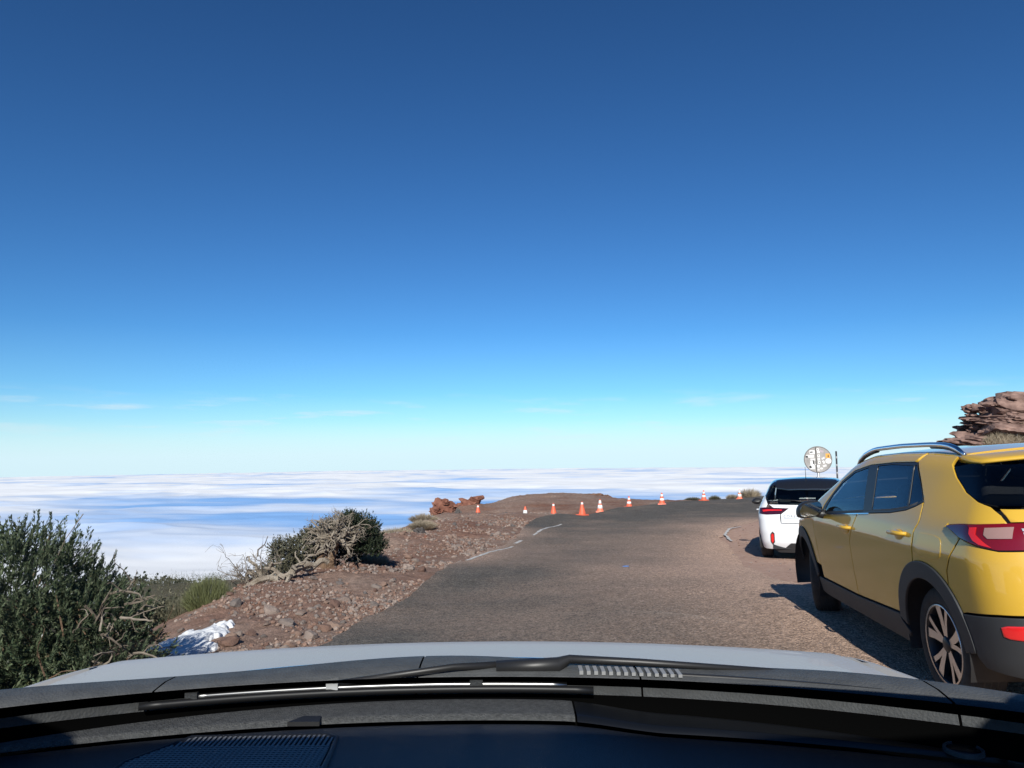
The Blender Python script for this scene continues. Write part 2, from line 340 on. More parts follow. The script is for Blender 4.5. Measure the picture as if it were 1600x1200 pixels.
rz = ground(V[:, 0], V[:, 1], False) + .022 - .034 * (1 - sstep(0, .35, dEr)) * sstep(-.5, 2, V[:, 0] - np.interp(V[:, 1], [-14, 12, 20, 40], [1.5, 1.5, 3, 14]))
o = mknp('road', np.c_[V, rz], F, M_ASPH); tag(o, 'worn grey asphalt road dusted red at both edges', 'road', kind='structure')
dL = poly_dist(V[:, 0], V[:, 1], ROAD_L, False); dR = poly_dist(V[:, 0], V[:, 1], ROAD_R, False)
point_attr(o, 'dust', np.clip(1.0 * np.exp(-dR / 1.5) * (1 - sstep(20, 26, V[:, 1])) + .55 * np.exp(-dL / .5) * sstep(10, 14, V[:, 1]) * (1 - sstep(19, 22, V[:, 1])) + .30 * np.exp(-dR / 3.2) * (1 - sstep(13, 20, V[:, 1])), 0, 1))
HR = lambda x, y: float(ground(np.array(x), np.array(y), False)) + .022
HG = lambda x, y: float(ground(np.array(x), np.array(y)))
# painted edge-line remnants
M_PAINT = mat('worn_white_paint', (.50, .48, .45), .8, var=.35, vscale=14)
def line_strip(pts, w, seed):
    rs = random.Random(seed); P = []
    for i in range(len(pts) - 1):
        for k in range(8):
            t = k / 8; P.append((pts[i][0] * (1 - t) + pts[i + 1][0] * t, pts[i][1] * (1 - t) + pts[i + 1][1] * t))
    P.append(pts[-1]); Lf = []; Rt = []
    for i, q in enumerate(P):
        a = P[max(0, i - 1)]; b = P[min(len(P) - 1, i + 1)]; d = Vector((b[0] - a[0], b[1] - a[1])).normalized()
        ww = w * rs.uniform(.6, 1.1); s = rs.uniform(-.012, .012)
        for Lst, k in ((Lf, 1), (Rt, -1)):
            x, y = q[0] - d.y * (ww * k * .5 + s), q[1] + d.x * (ww * k * .5 + s); Lst.append((x, y, HR(x, y) + .006))
    n = len(P)
    o = mk('edge_line', Lf + Rt, [(n + i, n + i + 1, i + 1, i) for i in range(n - 1)], M_PAINT); return o
tag(line_strip([(-.82, 13.0), (-.45, 14.4), (-.02, 16.0)], .075, 1), 'worn white edge line beside the left verge, nearer piece', 'line', 'edge line remnants', 'structure')
tag(line_strip([(.03, 16.5), (.18, 17.1)], .09, 2), 'short white edge line scrap on the left', 'line', 'edge line remnants', 'structure')
tag(line_strip([(.50, 18.6), (.75, 20.0), (1.0, 21.0), (1.45, 22.3)], .08, 3), 'worn white edge line on the left below the cones', 'line', 'edge line remnants', 'structure')
tag(line_strip([(4.86, 16.7), (5.1, 18.0), (5.55, 19.2), (6.0, 19.7)], .07, 4), 'curved white edge line scrap behind the white car', 'line', 'edge line remnants', 'structure')

# ---------------------------------------------------------------- sea of cloud, far below, on the curve of the Earth
RE = 6.371e6; CD = 1480.0
th = np.radians(np.concatenate([np.arange(-180, -50, 3.0), np.arange(-50, 50, .11), np.arange(50, 180.1, 3.0)]))
rr = np.concatenate([np.arange(2500, 9000, 130), 9000 * (170000 / 9000) ** np.linspace(0, 1, 420)])
TH, RR = np.meshgrid(th, rr); CX, CY = RR * np.sin(TH), RR * np.cos(TH)
wx = CX / 1000 + 1.2 * fbm(CX / 5000, CY / 5000, 3, 51); wy = CY / 1000 + 1.2 * fbm(CX / 5000, CY / 5000, 3, 57)
bil = 1 - np.abs(2 * fbm(wx / 4.2, wy / 3.0, 4, 61, .42) - 1) * 1.6
big = fbm(wx / 14, wy / 8, 4, 71)
CZ = -CD - RR ** 2 / (2 * RE) + 240 * (big - .5) + 120 * bil * (.4 + big) - 60
ci = np.arange(TH.size).reshape(TH.shape)
CF = np.stack([ci[:-1, :-1], ci[1:, :-1], ci[1:, 1:], ci[:-1, 1:]], -1).reshape(-1, 4)
def cloud_material():
    m, t, b, N, L = node_tree('cloud_top'); tc = N('ShaderNodeTexCoord'); P = tc.outputs['Object']
    mp = N('ShaderNodeMapping'); mp.inputs['Scale'].default_value = (1 / 9500, 1 / 5600, 0); L(P, mp.inputs[0]); n = noise(N, L, mp.outputs[0], 1.0, 6, .5)
    at = N('ShaderNodeAttribute', attribute_name='cover'); ad = N('ShaderNodeMath', operation='ADD'); L(n.outputs['Fac'], ad.inputs[0]); L(at.outputs['Fac'], ad.inputs[1])
    r = ramp(N, [(.36, .0), (.60, 1.0)]); L(ad.outputs[0], r.inputs[0])
    df = N('ShaderNodeBsdfDiffuse'); df.inputs['Color'].default_value = (.80, .81, .825, 1)
    tr = N('ShaderNodeBsdfDiffuse'); tr.inputs['Color'].default_value = (.24, .44, .76, 1); mx = N('ShaderNodeMixShader'); L(r.outputs[0], mx.inputs[0]); L(tr.outputs[0], mx.inputs[1]); L(df.outputs[0], mx.inputs[2])
    L(mx.outputs[0], t.nodes['Material Output'].inputs[0]); return m
o = mknp('cloud_sea', np.stack([CX, CY, CZ], -1).reshape(-1, 3), CF, cloud_material()); point_attr(o, 'cover', .22 * (1 - sstep(12000, 15500, RR)) + .10 * sstep(27000, 36000, RR) - .07 * sstep(14000, 17000, RR) * (1 - sstep(24000, 30000, RR)))
tag(o, 'sea of white cloud spread out below the mountain to the horizon', 'clouds', kind='stuff')

# ---------------------------------------------------------------- mesh builder for plants, stones and small things
class MB:
    def __init__(s): s.v = []; s.f = []
    def add(s, V, F):
        b = len(s.v); s.v += [tuple(p) for p in V]; s.f += [tuple(b + i for i in f) for f in F]
    def tube(s, pts, rad, n=6, cap=True):
        pts = [Vector(p) for p in pts]; V = []; F = []; m = len(pts)
        rad = rad if hasattr(rad, '__len__') else [rad] * m
        up = Vector((.13, .31, .94)).normalized(); pa = None
        for i, p in enumerate(pts):
            d = (pts[min(i + 1, m - 1)] - pts[max(i - 1, 0)]).normalized()
            a = d.cross(up) if pa is None else pa - d * pa.dot(d)
            if a.length < 1e-4: a = d.cross(Vector((1, .2, .1)))
            a.normalize(); pa = a; c = d.cross(a)
            for k in range(n):
                t = 2 * math.pi * k / n; V.append(p + (a * math.cos(t) + c * math.sin(t)) * rad[i])
        for i in range(m - 1):
            for k in range(n): F.append((i * n + k, i * n + (k + 1) % n, (i + 1) * n + (k + 1) % n, (i + 1) * n + k))
        if cap: F.append(tuple(range(n))[::-1]); F.append(tuple((m - 1) * n + k for k in range(n)))
        s.add(V, F)
    def box(s, c, sz, rz=0, taper=1.0):
        x, y, z = (q / 2 for q in sz); V = []
        for dz, k in ((-z, 1), (z, taper)):
            for dx, dy in ((-x, -y), (x, -y), (x, y), (-x, y)):
                X, Y = dx * k, dy * k; V.append((c[0] + X * math.cos(rz) - Y * math.sin(rz), c[1] + X * math.sin(rz) + Y * math.cos(rz), c[2] + dz))
        s.add(V, [(3, 2, 1, 0), (4, 5, 6, 7), (0, 1, 5, 4), (1, 2, 6, 5), (2, 3, 7, 6), (3, 0, 4, 7)])
    def lathe(s, prof, n=24, c=(0, 0, 0), axis='Z'):
        V = []; F = []
        for r, z in prof:
            for k in range(n):
                t = 2 * math.pi * k / n; q = (r * math.cos(t), r * math.sin(t), z)
                if axis == 'Y': q = (q[0], q[2], -q[1])
                V.append((c[0] + q[0], c[1] + q[1], c[2] + q[2]))
        for i in range(len(prof) - 1):
            for k in range(n): F.append((i * n + k, i * n + (k + 1) % n, (i + 1) * n + (k + 1) % n, (i + 1) * n + k))
        s.add(V, F)
    def build(s, name, m=None, parent=None, smooth=False): return mk(name, s.v, s.f, m, parent, smooth)
def ico(sub, seed, jit=.22, sq=(1, 1, .7), freq=1.6):
    bm = bmesh.new(); bmesh.ops.create_icosphere(bm, subdivisions=sub, radius=1)
    V = np.array([v.co[:] for v in bm.verts]); F = [[v.index for v in f.verts] for f in bm.faces]; bm.free()
    r = 1 + jit * 2 * (fbm(V[:, 0] * freq + V[:, 2] * 1.1 * freq + seed * 7.1, V[:, 1] * freq - V[:, 2] * .8 * freq + seed * 3.7, 4, seed % 97, .55) - .5) * 2
    # a few flat facets
    g = np.random.default_rng(seed)
    P = V * r[:, None]
    for _ in range(5):
        n = g.normal(size=3); n /= np.linalg.norm(n); h = g.uniform(.62, .9); d = P @ n - h
        P = P - np.clip(d, 0, None)[:, None] * n * .9
    return P * np.array(sq), F
# ---- loose stones on the verge
ST_COLS = [(.17, .10, .078), (.26, .16, .12), (.33, .225, .175), (.22, .185, .165), (.40, .31, .26), (.13, .115, .11)]
M_STONE = island_mat('loose_stone', ST_COLS, src='object', bump=.6, bscale=14)
M_GRAVEL = island_mat('gravel_bits', ST_COLS, bscale=30)
stone_me = []
for k in range(7):
    P, Fc = ico(2, 40 + k, .25, (1, .85, .68)); me = bpy.data.meshes.new('stone'); me.from_pydata([tuple(p) for p in P], [], Fc); me.materials.append(M_STONE); stone_me.append(me)
def verge_ok(x, y):
    return not in_poly(np.array(x), np.array(y), RP) and x > -4.6
n = 0; rs = random.Random(3)
while n < 190:
    y = 5.2 + 18 * rs.random() ** 1.7; ed = np.interp(y, [p[1] for p in ROAD_L], [p[0] for p in ROAD_L]); x = ed - .05 - rs.random() ** 1.4 * min(2.6, .9 + .25 * (y - 4))
    if not verge_ok(x, y): continue
    if y < 7.4 and x < -2.45: continue
    o = bpy.data.objects.new('stone', rs.choice(stone_me)); COL.objects.link(o); r = rs.choice((.03, .035, .045, .06)) * rs.uniform(.7, 1.35) * (1 + .018 * y)
    o.location = (x, y, HG(x, y) + r * .22); o.scale = (r * rs.uniform(.8, 1.3), r, r * rs.uniform(.7, 1.1)); o.rotation_euler = (rs.uniform(-.4, .4), rs.uniform(-.4, .4), rs.uniform(0, 6.3))
    tag(o, 'loose reddish or grey volcanic stone lying on the dirt verge', 'stone', 'loose stones on the verge'); n += 1
def scatter(name, count, place, size, mtl, seed):
    g = np.random.default_rng(seed); X, Y, S = place(g, count); Z = ground(X, Y)
    bases = [ico(1, 70 + k, .28, (1, .85, .65)) for k in range(6)]; k = g.integers(0, 6, len(X)); Vs = []; Fs = []; b = 0
    for i in range(6):
        P, Fc = np.array(bases[i][0]), np.array(bases[i][1]); idx = np.where(k == i)[0]; a = g.uniform(0, 6.28, len(idx)); c, s = np.cos(a), np.sin(a)
        sc = S[idx]; Q = P[None] * sc[:, None, None]
        Q = np.stack([Q[..., 0] * c[:, None] - Q[..., 1] * s[:, None], Q[..., 0] * s[:, None] + Q[..., 1] * c[:, None], Q[..., 2]], -1)
        Q = Q + np.stack([X[idx], Y[idx], Z[idx] + sc * .25], -1)[:, None, :]
        Vs.append(Q.reshape(-1, 3)); Fs.append((Fc[None] + (b + np.arange(len(idx)) * len(P))[:, None, None]).reshape(-1, 3)); b += len(idx) * len(P)
    return mknp(name, np.concatenate(Vs), np.concatenate(Fs), mtl, None, False)
def place_verge(g, n):
    Y = 4.6 + 21 * g.random(n * 2) ** 1.6; ed = np.interp(Y, [p[1] for p in ROAD_L], [p[0] for p in ROAD_L])
    X = ed + .34 - g.random(n * 2) ** .9 * .3 - g.random(n * 2) ** 1.5 * np.minimum(3.2, 1.1 + .3 * (Y - 4)); cl = fbm(X * .9, Y * .9, 3, 5)
    k = (cl + .30 * g.random(n * 2) - .012 * np.clip(Y - 11, 0, None) > .60) & (X > -4.8) & ~((Y < 7.3) & (X < -2.5)); X, Y = X[k][:n], Y[k][:n]
    return X, Y, (.005 + .024 * g.random(len(X)) ** 3.2) * (1 + .03 * Y)
o = scatter('gravel', 15000, place_verge, 1, M_GRAVEL, 12); tag(o, 'fine volcanic gravel strewn over the left verge', 'gravel', kind='stuff')
def place_park(g, n):
    Y = 1.5 + 20 * g.random(n); X = 3.3 + 4 * g.random(n) + .1 * (Y - 5) * g.random(n); return X, Y, .004 + .012 * g.random(n) ** 3 * (1 + .05 * Y)
o = scatter('gravel', 1500, place_park, 1, M_GRAVEL, 13); tag(o, 'sparse grit on the dirt parking strip at right', 'gravel', kind='stuff')
# ---- named rocks
M_RED = mat('red_rock', (.13, .052, .036), .95, bump=1.0, bscale=7, var=1, vscale=5, col2=(.27, .125, .085), spec=.15)
M_GREY = mat('grey_rock', (.05, .045, .042), .95, bump=1.0, bscale=9, var=1, vscale=5, col2=(.15, .13, .12), spec=.15)
M_MOUND = mat('mound_dirt', (.15, .085, .06), .95, bump=.8, bscale=9, var=.3, vscale=4, spec=.15)
def rock(lobes, mtl, label, seed, name='rock', cat='rock', group=None):
    mb = MB()
    for i, (x, y, z, rx, ry, rzz) in enumerate(lobes):
        P, Fc = ico(4 if max(rx, ry) > .25 else 3, seed * 13 + i, .34, (rx, ry, rzz), 2.6); mb.add(P + np.array((x, y, z)), Fc)
    bx, by = lobes[0][0], lobes[0][1]; base = HG(bx, by)
    mb.v = [(vx - bx, vy - by, vz - base) for vx, vy, vz in mb.v]
    o = mb.build(name, mtl, None, False); o.location = (bx, by, base)
    return tag(o, label, cat, group)
rock([(-2.62, 27.4, -.60, .36, .36, .34), (-2.33, 27.5, -.60, .24, .24, .22), (-2.8, 27.2, -.75, .28, .28, .2), (-2.5, 27.3, -.42, .18, .2, .14)], M_RED, 'craggy red lava rock on the brink left of the cones', 1)
rock([(-1.95, 33, -.95, .55, .4, .3), (-1.7, 33, -.73, .36, .28, .16), (-1.5, 33.05, -.60, .22, .2, .12)], M_RED, 'red rock with a jutting top behind the leftmost cone', 2)
rock([(-2.02, 27, -.86, .16, .15, .2), (-1.88, 27.0, -.95, .09, .1, .09)], M_GREY, 'dark pointed stone left of the leftmost cone', 3)
rock([(-.28, 27, -.95, .26, .2, .14), (-.1, 27.1, -.96, .14, .14, .1)], M_GREY, 'low dark stone between the two leftmost cones', 4)
rock([(-2.98, 17.9, HG(-2.98, 17.9) + .04, .13, .12, .10)], M_RED, 'small red boulder at the left of the dry grass', 5)
rock([(-2.12, 17, -.42, .14, .13, .11)], M_GREY, 'rounded grey stone lying in the dry grass', 6)
rock([(-1.9, 15.8, -.47, .06, .06, .07), (-1.86, 15.8, -.42, .03, .04, .05)], M_RED, 'small pointed red stone near the dry grass', 7)
rock([(4.35, 44, -1.36, .7, .5, .36), (5.05, 44, -1.38, .55, .45, .38), (5.6, 43.6, -1.42, .4, .4, .26), (3.5, 44, -1.42, .6, .5, .2)], M_MOUND, 'twin-humped dirt mound on the skyline behind the cones', 8, 'dirt_mound', 'mound')
# ---- rocky outcrop behind the yellow car
M_OUT = mat('lava_outcrop', (.10, .06, .05), .95, bump=1.0, bscale=9, var=1, vscale=3.2, col2=(.33, .215, .175), spec=.15)
def outcrop():
    mb = MB(); rs = random.Random(21)
    lob = [(18.3, 25.6, 2.45, 2.0, 1.5, .62), (17.2, 25.4, 2.45, .95, 1.0, .42), (17.4, 25.4, 1.95, 1.75, 1.4, .35), (17.1, 25.2, 1.65, 1.75, 1.4, .55), (17.6, 25.2, 1.2, 2.6, 1.6, .7), (19.2, 26, 2.6, 1.9, 1.4, .5), (16.3, 25.3, 1.2, 1.6, 1.4, .36), (19.5, 26, 1.8, 2.5, 2.0, 1.2), (17.0, 25, .8, 2.4, 1.7, .5)]
    for i, (x, y, z, a, b, c) in enumerate(lob):
        P, Fc = ico(5, 300 + i, .17, (a, b, c), 3.0); mb.add(P + np.array((x, y, z + .25)), Fc)
    for i in range(60):
        a = rs.uniform(2.2, 5.4); k = rs.random(); z = 1.3 + 1.55 * k; r = rs.uniform(.08, .3)
        P, Fc = ico(3, 400 + i, .35, (r * 1.5, r, r * .6), 2.4); mb.add(P + np.array((17.7 + (2.1 - .5 * k) * math.cos(a), 25.4 + 1.5 * math.sin(a), z)), Fc)
    mb.v = [(x - 17.5, y - 25.4, z - .6) for x, y, z in mb.v]
    o = mb.build('rock_outcrop', M_OUT); o.location = (17.5, 25.4, .6); return o
tag(outcrop(), 'tall layered brown lava outcrop rising behind the yellow car', 'rock')

# ---------------------------------------------------------------- plants
def leaf_shoots(shoots, leaves, ll, lw, seed, spread=.75):
    """bottle-brush shoots: list of (pos, dir, length); returns V,F (quads)"""
    g = np.random.default_rng(seed); n = len(shoots); un = lambda v: v / (np.linalg.norm(v, axis=-1, keepdims=True) + 1e-9)
    p = np.array([tuple(q[0]) for q in shoots])[:, None]; d = un(np.array([tuple(q[1]) for q in shoots]))[:, None]; L = np.array([q[2] for q in shoots])[:, None, None]
    a = un(np.cross(d, (.3, .2, .9))); c = np.cross(d, a); t = g.random((n, leaves, 1)); ph = g.uniform(0, 6.283, (n, leaves, 1))
    rad = np.cos(ph) * a + np.sin(ph) * c; o = p + d * t * L + np.array((0, 0, 1)) * t ** 2 * L * .25
    ld = un(d * (1 - spread * .5) + rad * spread + np.array((0, 0, .15))); ls = ll * g.uniform(.6, 1.25, (n, leaves, 1)) * (1.1 - .5 * t)
    sd = un(np.cross(ld, rad)) + g.normal(size=ld.shape) * .3; w = lw * g.uniform(.7, 1.3, (n, leaves, 1)); m = o + ld * ls * .5
    V = np.stack([o, m + sd * w, o + ld * ls, m - sd * w], 2).reshape(-1, 3)
    return V, np.arange(n * leaves * 4).reshape(-1, 4)
def leaf_mat(name, cols, rough=.6):
    m, t, b, N, L = node_tree(name); g = N('ShaderNodeNewGeometry'); r = ramp(N, [(i / (len(cols) - 1), c) for i, c in enumerate(cols)]); L(g.outputs['Random Per Island'], r.inputs[0])
    tc = N('ShaderNodeTexCoord'); n = noise(N, L, tc.outputs['Object'], 3.0, 3); r2 = ramp(N, [(.3, .6), (.7, 1.25)]); L(n.outputs['Fac'], r2.inputs[0])
    mx = N('ShaderNodeMixRGB', blend_type='MULTIPLY'); mx.inputs[0].default_value = 1; L(r.outputs[0], mx.inputs[1]); L(r2.outputs[0], mx.inputs[2])
    L(mx.outputs[0], b.inputs['Base Color']); b.inputs['Roughness'].default_value = rough; b.inputs['Specular IOR Level'].default_value = .3
    tl = N('ShaderNodeBsdfTranslucent'); L(mx.outputs[0], tl.inputs[0]); ms = N('ShaderNodeMixShader'); ms.inputs[0].default_value = .18
    L(b.outputs[0], ms.inputs[1]); L(tl.outputs[0], ms.inputs[2]); L(ms.outputs[0], t.nodes['Material Output'].inputs[0]); return m
M_GREEN = leaf_mat('spiky_green_leaves', [(.032, .06, .028), (.06, .10, .044), (.10, .14, .068), (.155, .18, .10)])
M_GREENY = leaf_mat('yellowing_leaves', [(.07, .085, .028), (.11, .12, .045), (.15, .14, .06)])
M_GREYG = leaf_mat('grey_green_leaves', [(.06, .065, .038), (.10, .105, .058), (.16, .15, .09), (.22, .20, .13)])
M_DARKG = leaf_mat('dark_leaves', [(.022, .034, .017), (.036, .052, .026), (.055, .07, .035)])
M_STRAW = leaf_mat('dry_straw', [(.28, .22, .15), (.38, .315, .22), (.22, .165, .115), (.45, .38, .28)])
M_BROOM = leaf_mat('broom_stems', [(.17, .18, .075), (.27, .26, .12), (.36, .33, .18), (.13, .145, .065)])
M_WOOD = mat('bleached_wood', (.17, .135, .10), .9, bump=.9, bscale=45, var=1, vscale=9, col2=(.36, .31, .25), spec=.2)
M_TWIG = island_mat('dead_twigs', [(.11, .085, .065), (.22, .18, .14), (.32, .27, .215)], bscale=20)
M_BARK = mat('fibrous_bark', (.10, .062, .038), .95, bump=1, bscale=35, var=1, vscale=12, col2=(.24, .16, .105), spec=.15)
def branch(mb, rs, p, d, L, r, depth, kink=.35, kids=(2, 3), shrink=.68, tips=None, grav=-.02, n=7):
    pts = [Vector(p)]; d = Vector(d).normalized(); rad = [r]
    for i in range(n):
        d = (d + Vector((rs.gauss(0, kink), rs.gauss(0, kink), rs.gauss(0, kink) + grav))).normalized()
        pts.append(pts[-1] + d * (L / n)); rad.append(r * (1 - .55 * (i + 1) / n))
    mb.tube(pts, rad, 6 if r > .012 else 4)
    if depth <= 0:
        if tips is not None: tips.append((pts[-1], d))
        return
    for _ in range(rs.randint(*kids)):
        i = rs.randint(n // 3, n); q = Vector((rs.gauss(0, 1), rs.gauss(0, 1), rs.gauss(.25, 1))).normalized()
        branch(mb, rs, pts[i], d * .55 + q * .75, L * shrink * rs.uniform(.7, 1.15), max(rad[i] * .68, .0025), depth - 1, kink, kids, shrink, tips, grav, n)
def lobes_shoots(lobes, n, rs, Lr, up=.6, surf=.75, zmin=None):
    out = []; vol = [(a * b * c) ** .6 for *_, a, b, c in lobes]
    for _ in range(n):
        x, y, z, a, b, c = rs.choices(lobes, vol)[0]; q = Vector((rs.gauss(0, 1), rs.gauss(0, 1), rs.gauss(0, 1))).normalized()
        k = surf + (1 - surf) * rs.random() if rs.random() < .8 else rs.uniform(.3, surf); k *= 1 + rs.gauss(0, .035)
        p = Vector((x + q.x * a * k, y + q.y * b * k, z + q.z * c * k))
        if zmin is not None and p.z < zmin(p.x, p.y): continue
        d = q * .7 + Vector((rs.gauss(0, .35), rs.gauss(0, .35), up + rs.gauss(0, .3)))
        out.append((p, d, rs.uniform(*Lr)))
    return out
def rel(o, base):
    me = o.data; co = np.empty(len(me.vertices) * 3, np.float32); me.vertices.foreach_get('co', co); co = co.reshape(-1, 3) - np.array(base, np.float32); me.vertices.foreach_set('co', co.ravel()); me.update()
GZ0 = lambda x, y: HG(x, y) - .02
# big green bush at the left edge
base = (-3.2, 4.6, HG(-3.2, 4.6)); root = empty('shrub', base); tag(root, 'large dark green spiky bush at the left edge in front of the bonnet', 'bush', 'mountain shrubs')
lob = [(-3.55, 4.7, .14, .95, .85, .72), (-3.0, 4.6, .26, .52, .6, .60), (-2.68, 4.55, .02, .46, .55, .54), (-2.42, 4.5, -.22, .34, .5, .44), (-4.1, 4.8, 0, .6, .7, .7), (-3.2, 4.2, -.2, .8, .5, .45)]
rs = random.Random(5)
sh = lobes_shoots(lob, 7000, rs, (.08, .17), .2, .8, lambda x, y: -.5)
Vv, Ff = leaf_shoots(sh, 46, .040, .0034, 1, .5); o = mknp('foliage', Vv, Ff, M_GREEN, root, False); rel(o, base); tag(o, kind='stuff')
sh2 = lobes_shoots([(-3.3, 4.15, -.35, .75, .35, .35), (-2.6, 4.2, -.3, .35, .35, .3), (-3.75, 4.2, -.1, .6, .4, .5)], 420, rs, (.06, .14), .5, .6)
Vv, Ff = leaf_shoots(sh2, 46, .036, .0034, 2, .5); o = mknp('young_foliage', Vv, Ff, M_GREENY, root, False); rel(o, base); tag(o, 'yellow-green low shoots', kind='stuff')
mb = MB()
for k in range(16):
    a = rs.uniform(0, 6.28); branch(mb, rs, (-3.2 + .3 * math.cos(a), 4.6 + .2 * math.sin(a), base[2] - .05), (math.cos(a) * .9, math.sin(a) * .7, .75), rs.uniform(.55, .85), .022, 2, .2, (3, 4), .7)
for p, d, L in rs.sample(sh, 350): mb.tube([p - Vector(d).normalized() * .16, p, p + Vector(d).normalized() * L * .8], [.005, .004, .002], 4)
o = mb.build('branch', M_BARK, root); rel(o, base); tag(o, kind='stuff')
mb = MB(); rs = random.Random(8)
for k in range(20):
    p = Vector((rs.uniform(-2.5, -2.2), 4.35 + rs.uniform(-.2, .3), rs.uniform(.15, .52)))
    branch(mb, rs, p, (rs.uniform(.1, 1), rs.uniform(-.6, .3), rs.uniform(-.2, .7)), rs.uniform(.14, .30), .0075, 1, .25, (1, 2), .7, None, -.08)
branch(mb, rs, (-3.9, 4.6, .85), (.2, 0, .5), .22, .006, 1, .25)
o = mb.build('dead_branch', M_TWIG, root); rel(o, base); tag(o, 'pale bare curling dead branches', kind='stuff')
mb = MB(); mb.tube([(-2.85, 4.5, .5), (-2.70, 4.5, .85), (-2.60, 4.5, 1.0)], [.003, .002, .003], 4); o = mb.build('upright_twig', M_TWIG, root); rel(o, base)
# gnarled half-dead shrub on the brink
base = (-2.86, 11.2, HG(-2.86, 11.2)); root = empty('shrub', base); tag(root, 'gnarled half-dead shrub with thick twisted trunk on the brink', 'bush', 'mountain shrubs')
rs = random.Random(17); mb = MB(); tips = []
for k in range(5):
    mb.tube([Vector((-2.93 + .05 * k, 11.12 + .03 * k, -.5)), Vector((-2.84 + .03 * k, 11.1, -.2)), Vector((-2.74 + .02 * k, 11.1 + .02 * k, .02)), Vector((-2.70 + .04 * k, 11.1, .16))], [.10, .075, .06, .045], 7)
o = mb.build('trunk', M_BARK, root); rel(o, base)
mb = MB()
for k in range(30):
    a = rs.uniform(-1.2, 4.3); branch(mb, rs, (-2.70 + rs.uniform(-.12, .12), 11.05 + rs.uniform(-.05, .1), rs.uniform(-.05, .18)), (math.cos(a) * 1.2, -abs(math.sin(a)) * .35, .35 + math.sin(a) * .6), rs.uniform(.28, .52), .024, 3, .34, (2, 3), .64, tips, -.03)
for k in range(12): branch(mb, rs, (-2.6 + rs.uniform(-.2, .1), 11.15, .25), (rs.uniform(-.6, .3), -.1, 1), rs.uniform(.15, .25), .010, 2, .3, (2, 3), .6)
o = mb.build('branch', M_WOOD, root); rel(o, base); tag(o, 'bleached twisted bare branches')
sh = lobes_shoots([(-3.25, 11.4, -.10, .36, .4, .22), (-2.98, 11.4, .02, .26, .35, .22), (-3.45, 11.3, -.2, .22, .3, .15), (-3.1, 11.3, .10, .16, .2, .13), (-2.8, 11.35, .2, .15, .2, .14), (-3.55, 11.2, -.05, .10, .15, .10), (-3.2, 11.6, -.36, .5, .3, .18), (-3.5, 10.9, -.38, .3, .3, .14)], 2600, rs, (.05, .11), .4, .5)
Vv, Ff = leaf_shoots(sh, 18, .028, .007, 3); o = mknp('foliage', Vv, Ff, M_GREYG, root, False); rel(o, base); tag(o, 'grey-green sparse leaves', kind='stuff')
sh = lobes_shoots([(-2.36, 11.4, .22, .27, .35, .20), (-2.25, 11.35, .02, .26, .3, .2), (-2.58, 11.5, .18, .28, .3, .2), (-2.18, 11.35, .20, .13, .2, .12), (-2.5, 11.4, .36, .12, .2, .09), (-2.08, 11.3, -.05, .14, .2, .12), (-2.62, 11.7, -.14, .36, .3, .2)], 2400, rs, (.05, .11), .5, .5)
Vv, Ff = leaf_shoots(sh, 20, .028, .007, 4); o = mknp('foliage', Vv, Ff, M_DARKG, root, False); rel(o, base); tag(o, 'dark green dense leaves', kind='stuff')
# dead roots and sprawling branches left of it
base = (-3.28, 10.1, HG(-3.28, 10.1)); root = empty('shrub', base); tag(root, 'dead sprawling shrub of bleached roots below the gnarled shrub', 'bush', 'mountain shrubs'); mb = MB(); rs = random.Random(27)
for k in range(9): branch(mb, rs, (-3.25 + rs.uniform(-.25, .3), 10.05 + rs.uniform(-.1, .2), -.28), (rs.uniform(-1, .9), -.2, rs.uniform(.1, .9)), rs.uniform(.3, .5), .036, 1, .38, (1, 2), .7, None, -.05)
for a_, b_ in (((-3.15, 10.0, -.33), (-3.9, 9.6, -.50)), ((-2.75, 10.4, -.22), (-3.3, 10.0, -.36)), ((-2.6, 10.5, -.2), (-2.95, 10.3, -.25))):
    A, B = Vector(a_), Vector(b_); mb.tube([A.lerp(B, t) + Vector((0, 0, .05 * math.sin(t * 7) + .04)) for t in np.linspace(0, 1, 8)], [.035, .04, .042, .038, .034, .03, .025, .018], 7)
o = mb.build('trunk', M_WOOD, root); rel(o, base); mb = MB()
for k in range(34): branch(mb, rs, (-3.45 + rs.uniform(-.3, .3), 10.0 + rs.uniform(-.1, .3), -.3 + rs.uniform(-.12, .12)), (rs.uniform(-1, .2), -.2, rs.uniform(.2, 1)), rs.uniform(.15, .4), .007, 2, .2, (2, 3), .65)
mb.tube([(-3.42, 10, .0), (-3.42, 10, .09), (-3.33, 10, .16), (-3.29, 10, .27)], [.012, .009, .007, .004], 5)
o = mb.build('twig', M_TWIG, root); rel(o, base); tag(o, kind='stuff')
# broom
def stems(name, lobe, n, mtl, rs, L=(.2, .4), w=.0035, spread=.9):
    V = []; F = []
    x0, y0, z0, a, b, c = lobe
    for i in range(n):
        an = rs.uniform(0, 6.283); k = rs.random() ** .5; p = Vector((x0 + math.cos(an) * a * k * .45, y0 + math.sin(an) * b * k * .45, z0))
        tip = Vector((x0 + math.cos(an) * a * k, y0 + math.sin(an) * b * k, z0 + c * math.sqrt(max(.03, 1 - (k * spread) ** 2)) * rs.uniform(.55, 1.05)))
        mid = p.lerp(tip, .55) + Vector((rs.gauss(0, .02), rs.gauss(0, .02), .08 * c)); sd = Vector((rs.gauss(0, 1), rs.gauss(0, .5), 0)).normalized() * w; b0 = len(V)
        V += [p - sd, p + sd, mid + sd * .9, mid - sd * .9, tip]; F += [(b0, b0 + 1, b0 + 2, b0 + 3), (b0 + 3, b0 + 2, b0 + 4)]
    return mk(name, V, F, mtl)
